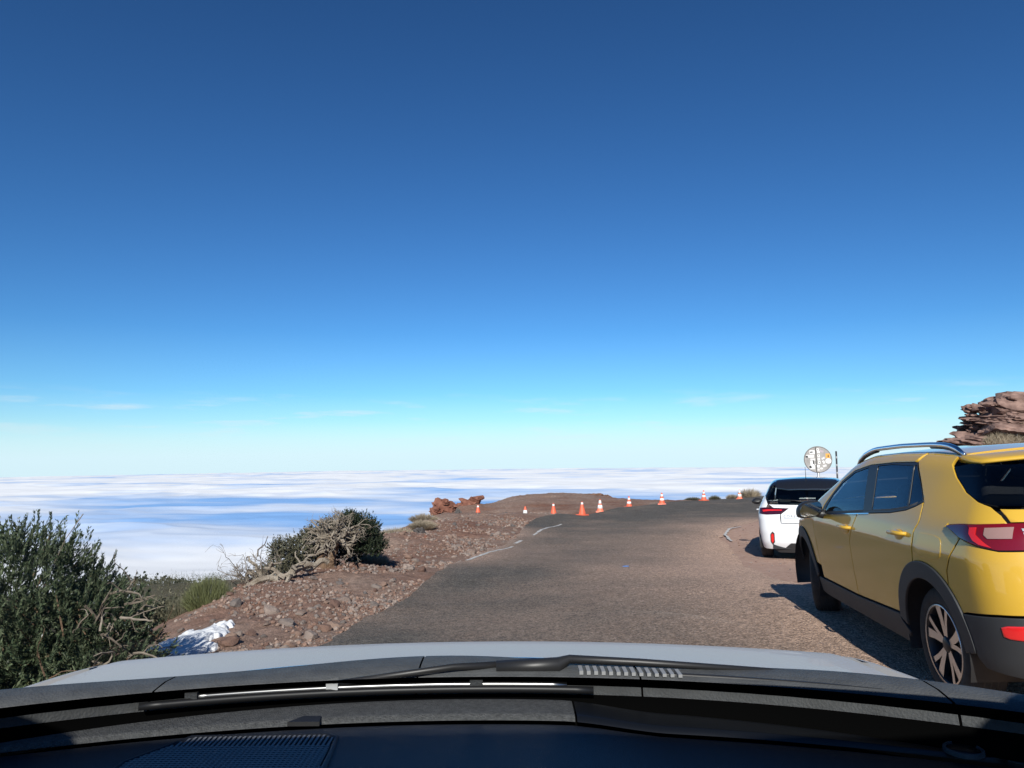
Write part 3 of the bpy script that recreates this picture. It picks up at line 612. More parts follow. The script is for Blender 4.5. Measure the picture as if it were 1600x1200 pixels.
def tuft(lobe, n, mtl, label, seed, name='shrub', cat='bush', group='mountain shrubs', w=.0035, part='stem', spread=.9):
    b0 = (lobe[0], lobe[1], HG(lobe[0], lobe[1])); o = stems(name, lobe, n, mtl, random.Random(seed), w=w, spread=spread); rel(o, b0); o.location = b0
    return tag(o, label, cat, group)
tuft((-3.78, 9.3, -.62, .36, .3, .52), 2600, M_BROOM, 'rounded yellow-green broom shrub beside the snow patch', 1)
tuft((-4.15, 9.5, -.8, .3, .3, .45), 900, M_GREYG, 'dry grey-brown broom shrub behind the yellow-green one', 2)
rs = random.Random(31)
for i, (x, y, a, c, l) in enumerate([(-2.62, 23.5, .5, .3, 'pale dry grass tuft nearest the craggy red rock'), (-3.15, 14.9, .4, .3, 'pale dry grass tuft on the brink uphill of the gnarled shrub'), (-2.75, 17.6, .6, .34, 'pale dry grass tuft around the rounded grey stone'), (-2.35, 19.3, .45, .3, 'pale dry grass tuft uphill of the rounded grey stone'), (-3.0, 16.6, .35, .25, 'pale dry grass tuft at the edge below the small red boulder'),
        (-2.6, 21.5, .5, .3, 'pale dry grass tuft below the craggy red rock'), (-2.35, 12.2, .4, .22, 'dry grass tuft at the right foot of the gnarled shrub')]):
    tuft((x, y, HG(x, y) - .03, a, .5, c), 1700, M_STRAW, l, 50 + i, 'grass_tuft', 'grass', 'dry grass tufts', .0055)
for i, (x, y, a, c, l) in enumerate([(12.1, 38, .75, .62, 'straw-coloured bush beside the rightmost cone'), (9.05, 37.4, .5, .26, 'small grey-green bush left of the second cone from the right'), (10.2, 37.6, .35, .34, 'small dark bush just behind the second cone from the right'), (11.3, 38.3, .4, .35, 'pale bush behind the rightmost cone')]):
    tuft((x, y, HG(x, y) - .05, a, .5, c), 900, (M_STRAW, M_GREYG, M_GREYG, M_STRAW)[i], l, 80 + i, w=.009)
# dry scrub on the outcrop
mb = MB(); rs = random.Random(41); V = []; F = []
for i in range(9000):
    t = rs.random(); u = rs.random(); x = 15.5 + 5 * t; z = 1.15 + (1.5 * u) * min(1, .30 + t * 1.5); y = 23.72 - .25 * math.sin(t * 3) + .65 * u + rs.uniform(-.15, .1)
    d = Vector((rs.gauss(0, .7), rs.gauss(-.5, .3), rs.gauss(.5, .5))).normalized() * rs.uniform(.1, .3); s_ = Vector((-d.z, 0, d.x)).normalized() * .009; p = Vector((x, y, z)); b0 = len(V)
    V += [p - s_, p + s_, p + d]; F.append((b0, b0 + 1, b0 + 2))
o = mk('dry_scrub', V, F, M_STRAW); rel(o, (17.5, 24.2, .6)); o.location = (17.5, 24.2, .6); tag(o, 'mat of dry straw-coloured scrub growing over the lava outcrop', 'scrub', kind='stuff')
# low scrub on the slope below and the far wood
g = np.random.default_rng(9); sh = []
for i in range(1500):
    y = 9.5 + 50 * g.random() ** 2; x = -y * (.36 + .2 * g.random()) - .9; z = HG(x, y); r = g.uniform(.05, .14) * (1 + y / 16)
    for k in range(10): sh.append(((x + g.normal() * r, y + g.normal() * r, z + g.random() * r * .8), (g.normal() * .4, g.normal() * .4, .8), r * g.uniform(.5, .9)))
Vv, Ff = leaf_shoots(sh, 9, .06, .014, 6); o = mknp('low_scrub', Vv, Ff, M_GREYG, None, False); tag(o, 'low grey-green scrub over the slope below the verge', 'scrub', kind='stuff')
sh = []
for i in range(2600):
    y = g.uniform(120, 230); x = -y * g.uniform(.28, .58); z = HG(x, y); h = g.uniform(1.6, 3.0)
    for k in range(9): q = g.normal(size=3); t_ = g.random(); sh.append(((x + q[0] * .6 * (1.15 - t_), y + q[1] * .6 * (1.15 - t_), z + h * t_), (q[0], q[1], .6), .45))
Vv, Ff = leaf_shoots(sh, 8, .42, .13, 7); o = mknp('far_wood', Vv, Ff, M_DARKG, None, False); tag(o, 'dark distant pine wood on the ridge below the clouds', 'wood', kind='stuff')
# ---- snow patch
xs, ys = np.meshgrid(np.linspace(-3.35, -2.3, 100), np.linspace(4.9, 7.5, 200)); sx = (xs + 2.84) / (.34 + .06 * np.sin(ys * 3)); sy = (ys - 6.4) / .82
inside = 1 - (sx ** 2 + sy ** 2) + (fbm(xs * 4.5, ys * 4.5, 5, 77, .6) - .5) * 2.0
hz_ = ground(xs, ys) - .03 + .075 * sstep(0, .4, inside) + .045 * (fbm(xs * 5, ys * 5, 4, 78) - .5) + .03 * (fbm(xs * 14, ys * 14, 3, 79) - .5)
ci = np.arange(xs.size).reshape(xs.shape); Fq = np.stack([ci[:-1, :-1], ci[:-1, 1:], ci[1:, 1:], ci[1:, :-1]], -1).reshape(-1, 4); keep = (inside.ravel()[Fq] > -.05).all(1)
M_SNOW = mat('old_snow', (.70, .71, .73), .6, bump=.5, bscale=45, spec=.3, var=.2, vscale=9)
o = mknp('snow_patch', np.stack([xs, ys, hz_], -1).reshape(-1, 3), Fq[keep], M_SNOW); tag(o, 'patch of old white snow beside the dark green bush', 'snow', kind='structure')

# ---------------------------------------------------------------- traffic cones, sign, pole, litter
M_OR = mat('cone_orange', (.72, .13, .06), .5, var=.15, vscale=9); M_ORP = mat('cone_faded', (.82, .20, .11), .55, var=.15, vscale=9); M_WH = mat('reflective_white', (.82, .82, .80), .45)
def cone_proto(kind):
    root = empty('traffic_cone'); om = M_ORP if kind == 'faded' else M_OR; H = .5
    rz = lambda z: .135 - (.135 - .028) * (z - .04) / (H - .04)
    mb = MB(); mb.box((0, 0, .02), (.36, .36, .04), 0, .93); mb.build('base', om, root)
    bands = {'two': [(.17, .26), (.34, .43)], 'one': [(.2, .35)], 'thin': [(.40, .47)], 'faded': [(.15, .28), (.34, .46)]}[kind]
    mb = MB(); mb.lathe([(.14, .04), (.135, .045), (rz(.48), .48), (.022, .5), (.001, .5)], 20); mb.build('body', om, root, True)
    for a, b in bands:
        mb = MB(); mb.lathe([(rz(a) + .0005, a - .001), (rz(a) + .003, a), (rz(b) + .003, b), (rz(b) + .0005, b + .001)], 20); mb.build('reflective_band', M_WH, root, True)
    return root
def copy_tree(o, parent=None):
    c = o.copy(); COL.objects.link(c); c.parent = parent
    for ch in list(o.children): copy_tree(ch, c)
    return c
protos = {}
CONES = [(-1.42, 30, 'thin', 'orange cone standing on dirt, leftmost of the row'), (.45, 28, 'one', 'orange cone on the dirt, second from the left'), (1.46, 27, 'thin', 'orange cone at the asphalt edge, third from the left'), (2.36, 25.5, 'thin', 'orange cone on the asphalt, fourth from the left'),
         (3.21, 27.5, 'faded', 'pale orange and white cone, fifth from the left'), (4.83, 31, 'two', 'orange and white cone, sixth from the left'), (6.0, 30, 'two', 'orange and white cone in the road, third from the right'), (8.72, 34, 'two', 'orange and white cone, second from the right'), (10.97, 36, 'faded', 'faded cone beside the straw-coloured bush, rightmost of the row')]
for i, (x, y, k, l) in enumerate(CONES):
    if k not in protos: protos[k] = o = cone_proto(k)
    else: o = copy_tree(protos[k])
    z = HR(x, y) if in_poly(np.array(x), np.array(y), RP) else HG(x, y) - .005
    o.location = (x, y, z); o.rotation_euler = (0, 0, .3 + i * .7); o.scale = (.93,) * 3; tag(o, l, 'cone', 'traffic cones across the road')
# round sign seen from behind, plastered with stickers
sz = HG(8.25, 20); root = empty('road_sign', (8.25, 20, sz)); tag(root, 'round grey road sign back covered in stickers behind the white car', 'sign')
M_SGN = mat('sign_grey', (.33, .31, .29), .5, metal=.2, var=.2, vscale=6); M_GALV = mat('galvanised', (.42, .42, .42), .45, metal=.7)
mb = MB(); mb.lathe([(.001, -.006), (.345, -.006), (.352, 0), (.352, .012), (.34, .014), (.001, .014)], 48, (0, 0, 1.09 - sz), 'Y'); mb.build('plate', M_SGN, root)
mb = MB(); mb.lathe([(.338, -.010), (.354, -.016), (.358, .0), (.352, .016)], 48, (0, 0, 1.09 - sz), 'Y'); mb.build('rim', mat('sign_rim', (.16, .14, .13), .6), root, True)
mb = MB(); mb.tube([(0, .03, -.1), (0, .03, 1.40 - sz)], .03, 12); mb.build('post', M_GALV, root, True)
mb = MB(); mb.box((-.045, -.022, 1.09 - sz), (.018, .02, .66)); mb.build('rib', mat('sign_rib', (.09, .085, .08), .6), root)
rs = random.Random(12); cs = {'white': (.8, .79, .76), 'black': (.03, .03, .03), 'orange': (.75, .36, .06), 'pale': (.62, .60, .58), 'lilac': (.42, .36, .38)}
sm = {k: mat('sticker_' + k, v, .5) for k, v in cs.items()}
def sticker(x, z, w, h, c, a=0, rnd=False, dy=0):
    n = 16 if rnd else 4; V = []
    for k in range(n):
        if rnd: px, pz = w / 2 * math.cos(k * 6.283 / n), h / 2 * math.sin(k * 6.283 / n)
        else: px, pz = ((-w / 2, -h / 2), (w / 2, -h / 2), (w / 2, h / 2), (-w / 2, h / 2))[k]
        V.append((x + px * math.cos(a) - pz * math.sin(a), -.0085 - dy, 1.09 - sz + z + px * math.sin(a) + pz * math.cos(a)))
    b = [(p[0], p[1] + .0015, p[2]) for p in V]
    mk('sticker', V + b, [tuple(range(n))] + [(i, i + n, (i + 1) % n + n, (i + 1) % n) for i in range(n)], sm[c], root)
ST = [(-.14, .2, .13, .10, 'white'), (-.16, .2, .07, .035, 'black', .1, False, .002), (-.2, .09, .2, .07, 'white'), (-.28, .08, .06, .05, 'black', 0, False, .002), (-.13, .0, .13, .06, 'pale'), (-.15, -.1, .09, .12, 'white'), (-.12, -.07, .03, .1, 'black', 0, False, .002), (-.16, -.21, .15, .1, 'white'), (-.2, -.2, .06, .07, 'black', .1, False, .002), (.0, .27, .06, .06, 'white'), (.02, .2, .07, .06, 'white'), (.02, .1, .06, .07, 'white'), (.02, .01, .06, .07, 'white'), (.03, -.08, .06, .07, 'white'), (.0, -.18, .07, .07, 'white'), (.0, -.27, .06, .06, 'pale'),
      (.0, .27, .02, .03, 'black', 0, True, .002), (.02, .1, .025, .03, 'black', 0, True, .002), (.03, -.08, .025, .03, 'black', 0, True, .002), (.25, .1, .11, .12, 'orange'), (.26, .09, .03, .07, 'black', 0, True, .002), (.26, -.04, .15, .14, 'white', 0, True, .003), (.13, .03, .09, .05, 'pale', .5), (.14, -.07, .05, .08, 'white', .4), (.1, .22, .1, .06, 'lilac', -.3), (.16, -.17, .1, .06, 'pale', .3), (.08, -.24, .06, .04, 'white'), (-.06, -.13, .03, .03, 'white')]
for s_ in ST: sticker(*s_)
root.rotation_euler.z = -.25
z0 = HG(8.75, 20); root = empty('marker_pole', (8.75, 20, z0)); tag(root, 'thin black marker pole standing right of the round sign', 'pole')
mb = MB(); mb.tube([(0, 0, -.1), (0, 0, 1.31 - z0)], .022, 8); mb.build('pole', mat('pole_black', (.03, .03, .035), .5), root, True)
for h in (1.14, .93, .72): mb = MB(); mb.tube([(0, 0, h - .03 - z0), (0, 0, h + .03 - z0)], .0235, 8); mb.build('grey_band', mat('pole_grey', (.35, .35, .36), .5), root, True)
# scrap of blue litter on the road
z0 = HR(1.72, 11.5); P, Fc = ico(2, 999, .4, (.055, .03, .012), 3); o = mk('litter_scrap', P + np.array((0, 0, .006)), Fc, mat('litter_blue', (.12, .25, .55), .4)); o.location = (1.72, 11.5, z0); tag(o, 'crumpled scrap of blue litter in the middle of the road', 'litter')

# ---------------------------------------------------------------- car bodies: smooth shells cut into panels
def curve(pts, sig):
    """smoothed polyline -> callable"""
    a=np.array(pts,float); n=800
    lo,hi=a[0,0]-.6,a[-1,0]+.6
    t=np.linspace(lo,hi,n)
    # linear extrapolation at the ends
    v=np.interp(t,a[:,0],a[:,1])
    s0=(a[1,1]-a[0,1])/(a[1,0]-a[0,0]); s1=(a[-1,1]-a[-2,1])/(a[-1,0]-a[-2,0])
    v=np.where(t<a[0,0],a[0,1]+s0*(t-a[0,0]),v); v=np.where(t>a[-1,0],a[-1,1]+s1*(t-a[-1,0]),v)
    if sig>0:
        dt=t[1]-t[0]; k=np.arange(-int(3*sig/dt)-1,int(3*sig/dt)+2)*dt; g=np.exp(-.5*(k/sig)**2); g/=g.sum()
        m=len(k)//2; vp=np.concatenate([v[0]+(np.arange(-m,0))*(v[1]-v[0]),v,v[-1]+np.arange(1,m+1)*(v[-1]-v[-2])])
        v=np.convolve(vp,g,'valid')
    return lambda q:np.interp(q,t,v)
def smax(a,b,k):
    h=np.maximum(k-np.abs(a-b),0)/k
    return np.maximum(a,b)+h*h*k*.25
class Shell:
    def __init__(s,side,taper_lo,taper_hi,rear,top,front,crown_rear,crown_top,zb,kr,kt,kf,sig=(.03,.03,.05)):
        s.W=curve(side,sig[0]); s.tl=curve(taper_lo,.08); s.th=curve(taper_hi,.08)
        s.R=curve(rear,sig[1]); s.T=curve(top,sig[2]); s.F=curve(front,.03)
        s.cr,s.ct,s.zb,s.kr,s.kt,s.kf=crown_rear,crown_top,zb,kr,kt,kf
    def f(s,P):
        x,y,z=P[...,0],np.abs(P[...,1]),P[...,2]
        b=np.clip((z-s.zb)/.35,0,1); b=b*b*(3-2*b)
        a=y-(s.W(z)-s.tl(x)*(1-b)-s.th(x)*b)
        r=(s.R(z)+s.cr*y*y)-x
        t=z-(s.T(x)-s.ct*y*y)
        fr=x-(s.F(z)-.14*y*y)
        d=smax(a,t,s.kt)
        d=smax(d,r,s.kr)
        return smax(d,fr,s.kf)
    def hit(s,O,D,t0,t1,n=140):
        """first outside->inside crossing along rays (vectorised)"""
        O=np.asarray(O,float);D=np.asarray(D,float); O,D=np.broadcast_arrays(O,D)
        ts=np.linspace(t0,t1,n)
        V=np.stack([s.f(O+D*t) for t in ts]); inside=V<0
        i=np.argmax(inside,0); ok=inside.any(0); i=np.maximum(i,1)
        lo=ts[i-1].copy(); hi=ts[i].copy()
        for _ in range(30):
            m=(lo+hi)/2; q=s.f(O+D*m[...,None])<0
            hi=np.where(q,m,hi); lo=np.where(q,lo,m)
        return O+D*hi[...,None],ok
    def normal(s,P,e=2e-3):
        g=np.stack([s.f(P+np.eye(3)[k]*e)-s.f(P-np.eye(3)[k]*e) for k in range(3)],-1)
        return g/np.linalg.norm(g,axis=-1,keepdims=True)

class Frame:
    def __init__(s, d, u, v): s.d, s.u, s.v = (np.array(q, float) / np.linalg.norm(q) for q in (d, u, v))
    def uv(s, P): P = np.asarray(P, float); return np.stack([P @ s.u, P @ s.v], -1)
SIDE = Frame((0, -1, 0), (1, 0, 0), (0, 0, 1)); REAR = Frame((1, 0, 0), (0, 1, 0), (0, 0, 1)); TOPF = Frame((0, 0, -1), (1, 0, 0), (0, 1, 0))
DIAG = Frame((1, -1, 0), (1, 1, 0), (0, 0, 1)); FRONT = Frame((-1, 0, 0), (0, 1, 0), (0, 0, 1)); DIAGF = Frame((-1, -1, 0), (1, -1, 0), (0, 0, 1))
class Car:
    def __init__(s, shell, root): s.S, s.root = shell, root
    def solve(s, fr, UV):
        UV = np.asarray(UV, float); O = UV[:, :1] * fr.u + UV[:, 1:] * fr.v - fr.d * 5
        P, ok = s.S.hit(O, fr.d, 0, 6.0, 300)
        return P
    def sp(s, *xz): return [tuple(q) for q in s.solve(SIDE, xz)]
    def rp(s, *yz): return [tuple(q) for q in s.solve(REAR, yz)]
    def tp(s, *xy): return [tuple(q) for q in s.solve(TOPF, xy)]
    def panel(s, name, fr, outline, m, parent=None, holes=(), grid=.05, off=0.0, inset=.003, skirt=.012, mirror=True, soft=True, label=None):
        parent = parent or s.root
        tuv = lambda l: [tuple(q) for q in (fr.uv(l) if len(l[0]) == 3 else np.array(l, float))]
        V, F, LP = tri_fill(tuv(outline), grid, [tuv(h) for h in holes], .007 if soft else 0)
        # inset the borders a little to leave shut lines
        lat = np.zeros((len(V), 2)); onb = np.zeros(len(V), bool)
        for li, l in enumerate(LP):
            P = V[l]; t = np.roll(P, -1, 0) - np.roll(P, 1, 0); t /= np.linalg.norm(t, axis=1, keepdims=True) + 1e-12
            a = .5 * np.sum(P[:, 0] * np.roll(P[:, 1], -1) - np.roll(P[:, 0], -1) * P[:, 1]); nn = np.stack([t[:, 1], -t[:, 0]], -1) * (1 if a > 0 else -1) * (1 if li == 0 else -1)
            lat[l] = nn; onb[l] = True
        V = V - lat * inset
        P = s.solve(fr, V); N = s.S.normal(P); P = P + N * off
        L3 = lat[:, :1] * fr.u + lat[:, 1:] * fr.v
        N2 = N.copy()
        if soft:
            P[onb] -= N[onb] * .002; N2[onb] = N[onb] + .7 * L3[onb]; N2 /= np.linalg.norm(N2, axis=1, keepdims=True)
        VV = [P]; NN = [N2]; FF = [list(map(tuple, F))]; b = len(P)
        # make face winding follow the outward normal
        f0 = F[len(F) // 2]; q = np.cross(P[f0[1]] - P[f0[0]], P[f0[2]] - P[f0[0]])
        flip = q @ N[f0[0]] < 0
        faces = [t[::-1] if flip else t for t in FF[0]]
        if skirt:
            for l in LP:
                n = len(l); A = P[l]; B = A - N[l] * skirt; VV += [A, B]; NN += [L3[l] + .2 * N[l], L3[l]]
                for i in range(n):
                    j = (i + 1) % n; qd = (b + i, b + n + i, b + n + j, b + j)
                    e = np.cross(B[i] - A[i], A[j] - A[i])
                    faces.append(qd if e @ L3[l][i] > 0 else qd[::-1])
                b += 2 * n
        P = np.concatenate(VV); N2 = np.concatenate(NN)
        if mirror == 'both':   # one object holding both halves of a symmetric part
            n = len(P); P = np.concatenate([P, P * np.array((1, -1, 1))]); N2 = np.concatenate([N2, N2 * np.array((1, -1, 1))]); faces = faces + [tuple(n + i for i in f[::-1]) for f in faces]
        out = []
        for k in ((1, -1) if mirror is True else (1,)):
            Q = P * np.array((1, k, 1)); M2 = N2 * np.array((1, k, 1)); fc = faces if k == 1 else [f[::-1] for f in faces]
            o = mk(name, Q, fc, m, parent if not isinstance(parent, (list, tuple)) else parent[0 if k == 1 else 1], True)
            o.data.normals_split_custom_set_from_vertices([tuple(v / (np.linalg.norm(v) + 1e-12)) for v in M2])
            out.append(o)
        return out if mirror is True else out[0]
def arc(cx, cz, r, a0, a1, n=14): return [(cx + r * math.cos(R(a0 + (a1 - a0) * i / n)), cz + r * math.sin(R(a0 + (a1 - a0) * i / n))) for i in range(n + 1)]
def rbox(name, c, size, rad, m, parent, rot=(0, 0, 0), seg=3, taper=None):
    bm = bmesh.new(); bmesh.ops.create_cube(bm, size=1)
    for v in bm.verts:
        v.co = Vector((v.co.x * size[0], v.co.y * size[1], v.co.z * size[2]))
        if taper and v.co.z > 0: v.co.x *= taper[0]; v.co.y *= taper[1]
    bmesh.ops.bevel(bm, geom=bm.edges[:], offset=rad, segments=seg, profile=.5, affect='EDGES')
    from mathutils import Euler
    bm.transform(Matrix.Translation(c) @ Euler(rot).to_matrix().to_4x4())
    me = bpy.data.meshes.new(name); bm.to_mesh(me); bm.free(); me.materials.append(m); me.polygons.foreach_set('use_smooth', [True] * len(me.polygons))
    o = bpy.data.objects.new(name, me); COL.objects.link(o); o.parent = parent; return o
M_BLK = mat('black_trim', (.018, .018, .019), .45); M_CLAD = mat('grey_cladding', (.030, .031, .033), .62, bump=.15, bscale=500)
M_TYRE = mat('tyre_rubber', (.028, .027, .026), .85, bump=.2, bscale=60, var=.3, vscale=15); M_ALLOY = mat('machined_alloy', (.62, .62, .64), .28, metal=1); M_RIMD = mat('rim_dark', (.035, .036, .04), .4, metal=.4)
M_CHROME = mat('chrome', (.8, .8, .82), .12, metal=1); M_INT = mat('interior_dark', (.035, .036, .04), .8); M_SEAT = mat('seat_cloth', (.055, .055, .06), .9)
M_GL = glass('side_glass', (.84, .90, .92)); M_GLD = glass('dark_glass', (.16, .18, .19)); M_RED = mat('lamp_red', (.17, .004, .008), .12, coat=1); M_REDB = mat('lamp_red_bright', (.72, .02, .02), .15, coat=1)
M_LDK = mat('lamp_dark', (.045, .004, .01), .08, coat=1); M_LWH = mat('lamp_clear', (.32, .19, .165), .2, coat=1); M_SILV = mat('lamp_silver', (.6, .62, .66), .25, metal=.6)
def wheel(car, x, y, z, r, side, width=.205, rim_r=.225, spokes=5, twin=True):
    """wheel with its outer face at |y|"""
    w = empty('wheel', (x, y * side, z)); w.parent = car; s = side
    mb = MB(); W = width
    pr = [(rim_r - .004, -.012), (rim_r + .012, .0), (r - .055, .006), (r - .02, -.004), (r - .004, -.022), (r, -.05), (r, -W + .05), (r - .004, -W + .022), (r - .02, -W + .004), (rim_r, -W)]
    mb.lathe([(a, b * s) for a, b in pr], 48, (0, 0, 0), 'Y'); mb.f = [f[::-1] for f in mb.f] if s < 0 else mb.f
    o = mb.build('tyre', M_TYRE, w, True)
    # tread grooves
    for gy in (-.07, -.105, -.14):
        g = MB(); g.lathe([(r + .0006, (gy - .004) * s), (r + .0006, (gy + .004) * s)], 48, (0, 0, 0), 'Y'); g.build('tread_groove', M_BLK, o)
    mb = MB(); pr = [(rim_r - .004, -.008), (rim_r, -.004), (rim_r - .008, -.004), (rim_r - .016, -.02), (rim_r - .02, -.06), (rim_r - .03, -.16), (.001, -.17)]
    mb.lathe([(a, b * s) for a, b in pr], 48, (0, 0, 0), 'Y'); rim = mb.build('rim', M_RIMD, w, True)
    g = MB(); g.lathe([(rim_r - .010, -.0035 * s), (rim_r + .001, -.0015 * s), (rim_r + .001, -.006 * s)], 48, (0, 0, 0), 'Y'); g.build('rim_edge', M_ALLOY, rim, True)
    mb = MB(); mb.lathe([(.05, -.06 * s), (.048, -.022 * s), (.03, -.012 * s), (.001, -.012 * s)], 20, (0, 0, 0), 'Y'); mb.build('hub_cap', M_RIMD, rim, True)
    for k in range(spokes):
        a = 2 * math.pi * k / spokes + .35
        for t, (da0, da1, w0, w1) in enumerate(((-.10, -.22, .016, .03), (.14, .26, .012, .016)) if twin else ((0, 0, .03, .05),)):
            V = []
            for rr_, da, ww, yy in ((.045, da0, w0, -.022), (rim_r * .6, (da0 + da1) / 2, (w0 + w1) / 2, -.016), (rim_r - .008, da1, w1, -.010)):
                ca, sa = math.cos(a + da), math.sin(a + da)
                for e, dy in ((-1, 0), (1, 0), (.7, -.035), (-.7, -.035)): V.append((rr_ * ca - sa * ww * e, (yy + dy) * s, rr_ * sa + ca * ww * e))
            F = []
            for i in range(2):
                for j in range(4): F.append((i * 4 + j, i * 4 + (j + 1) % 4, i * 4 + 4 + (j + 1) % 4, i * 4 + 4 + j))
            mk('spoke', V, F if s < 0 else [f[::-1] for f in F], M_ALLOY, rim)
    mb = MB(); mb.lathe([(.001, -.13 * s), (.14, -.13 * s), (.14, -.145 * s)], 24, (0, 0, 0), 'Y'); mb.build('brake_disc', mat('brake_steel', (.12, .11, .10), .5, metal=.8), w)
    return w
def seat(car, x, y, z):
    s = empty('seat', (x, y, z)); s.parent = car
    rbox('cushion', (0, 0, 0), (.5, .48, .16), .05, M_SEAT, s); rbox('backrest', (-.30, 0, .34), (.14, .46, .62), .05, M_SEAT, s, (0, -.28, 0), 3, (.8, .8)); rbox('headrest', (-.44, 0, .74), (.10, .26, .18), .04, M_SEAT, s, (0, -.15, 0))

# ---------------------------------------------------------------- yellow crossover
root = empty('parked_car', (3.3126, 4.2072, -.0691)); tag(root, 'yellow crossover with black cladding and silver roof rails parked at right', 'car', 'parked cars')
def euler_for(yaw, pit, rol):
    f = Vector((math.sin(yaw) * math.cos(pit), math.cos(yaw) * math.cos(pit), math.sin(pit))); l = Vector((-math.cos(yaw), math.sin(yaw), 0)); u = f.cross(l)
    l2 = l * math.cos(rol) - u * math.sin(rol); u2 = f.cross(l2)
    return Matrix((f, l2, u2)).transposed().to_euler()
root.rotation_euler = euler_for(.1134, -.0133, .0408)
Y = Car(Shell(
 side=[(.15, .80), (.35, .852), (.55, .872), (.72, .882), (.86, .886), (.97, .862), (1.04, .835), (1.40, .672), (1.52, .60)],
 taper_lo=[(-.8, .07), (-.3, .022), (.2, 0), (2.3, 0), (2.9, .035), (3.4, .12)],
 taper_hi=[(-.8, .22), (-.3, .10), (.1, .03), (.5, 0), (1.4, 0), (2.0, .02), (2.6, .05)],
 rear=[(.15, -.58), (.32, -.68), (.5, -.72), (.68, -.715), (.86, -.69), (1.0, -.65), (1.1, -.57), (1.25, -.43), (1.4, -.27)],
 top=[(-.6, 1.32), (-.3, 1.385), (0, 1.425), (.5, 1.452), (1.0, 1.455), (1.5, 1.44), (1.78, 1.39), (2.56, 1.02), (2.72, .985), (3.1, .90), (3.35, .80)],
 front=[(.15, 3.30), (.4, 3.42), (.6, 3.46), (.8, 3.43)], crown_rear=.22, crown_top=.09, zb=.98, kr=.18, kt=.10, kf=.25, sig=(.014, .03, .05)), root)
M_YEL = mat('yellow_paint', (.62, .37, .04), .45, coat=1.0, spec=.2)
YB = lambda x: float(np.interp(x, [-.3, 1.6, 2.56], [.575, .60, .70]))
bnd = lambda x0, x1, n=14: Y.tp(*[(x, YB(x)) for x in np.linspace(x0, x1, n)])
AC, AF = (.14, .33), (2.84, .31)
BELT = [(2.12, .932), (1.9, .94), (1.24, .989), (.665, 1.031), (.434, 1.062), (.322, 1.092), (.24, 1.123)]
DLO = BELT + [(.384, 1.242), (.533, 1.364), (.914, 1.36), (1.325, 1.342), (1.651, 1.295), (1.871, 1.205), (1.97, 1.12), (2.08, 1.0)]
xz = lambda P: [(q[0], q[2]) for q in P]
ff = Y.panel('front_fender', SIDE, [(2.335, .92)] + xz(Y.tp(*[(x, .74) for x in np.linspace(2.5, 3.1, 8)])) + [(3.2, .62), (3.2, .5)] + arc(*AF, .45, 25, 158, 16) + [(2.27, .47), (2.342, .80)], M_YEL)
fd = Y.panel('front_door', SIDE, [(1.39, .37), (2.262, .37), (2.266, .461), (2.337, .803), (2.33, .925)] + [(2.12, .930)] + BELT[1:3] + [(1.397, .772)], M_YEL, grid=.04)
rd = Y.panel('rear_door', SIDE, [(1.235, .988)] + BELT[3:] + [(.205, 1.03), (.206, 1.0), (.245, .948), (.258, .80), (.26, .775)] + arc(*AC, .452, 74, 12, 10) + [(.60, .40), (1.39, .37), (1.397, .772)], M_YEL, grid=.04)
ub = Y.panel('side_frame', SIDE, [(2.335, .928), (2.12, .934)] + [(2.08, 1.0), (1.97, 1.12), (1.871, 1.205), (1.651, 1.295), (1.325, 1.342), (.914, 1.36), (.56, 1.363)] + xz(bnd(.56, 2.50, 26)), M_YEL, grid=.03, inset=.001)
sp = Y.sp; rp = Y.rp
seam = sp((-.20, .85), (-.15, .77), (-.145, .70))
lamp_top = [(-.48, .681, 1.046), (-.423, .767, 1.040), (-.252, .816, 1.028), (-.124, .83, 1.014)]
lamp_bot = [(-.288, .84, .960), (-.438, .818, .928), (-.517, .766, .912), (-.572, .674, .916)]
gl_edge = [(.10, .666, 1.345), (.01, .692, 1.275), (-.135, .718, 1.197), (-.286, .728, 1.149), (-.372, .708, 1.127)]
Y.panel('quarter_panel', DIAG, sp((.236, 1.121), (.382, 1.246), (.531, 1.366)) + bnd(.55, .16, 8) + gl_edge + [(-.444, .694, 1.086)] + lamp_top + lamp_bot[:1] + seam + sp(*arc(*AC, .45, 127, 75, 8)) + sp((.257, .80), (.244, .948), (.205, 1.0), (.202, 1.03)), M_YEL, grid=.03)
Y.panel('rear_bumper', DIAG, lamp_bot + rp((.43, .918), (.43, .61)) + [(-.592, .722, .604), (-.514, .802, .596), (-.403, .841, .581), (-.29, .85, .567)] + sp(*arc(*AC, .45, 150, 127, 5)) + seam[::-1], M_YEL, grid=.03)
low = Y.panel('lower_bumper', DIAG, sp(*arc(*AC, .452, 178, 150, 6)) + [(-.403, .841, .574), (-.514, .802, .589), (-.592, .722, .597)] + rp((.43, .604), (.0, .604), (.0, .24), (.43, .25), (.62, .27)) + [(-.52, .73, .29)] + sp((-.36, .30)), M_CLAD, grid=.04, off=.006)
for o in low: pass
for lp, k in zip(low, (1, -1)):
    pass
refl = Y.panel('reflector', DIAG, [(-.522, .794, .541), (-.545, .775, .551), (-.59, .726, .557), (-.68, .55, .555), (-.68, .55, .50), (-.582, .73, .488), (-.545, .77, .489), (-.526, .79, .497)], M_REDB, low, grid=.03, off=.012, inset=0)
lamp = Y.panel('tail_lamp', DIAG, lamp_top[::-1] + [(-.55, .55, 1.05)] + rp((.42, 1.05), (.42, .925)) + lamp_bot[::-1], M_RED, grid=.03, off=.010, inset=.004, soft=False)
Y.panel('lamp_outer', DIAG, [(-.14, .83, 1.008), (-.252, .816, 1.021), (-.33, .80, 1.026), (-.40, .80, .945), (-.296, .84, .968)], M_LDK, lamp, grid=.03, off=.013, inset=0, skirt=.004, soft=False)
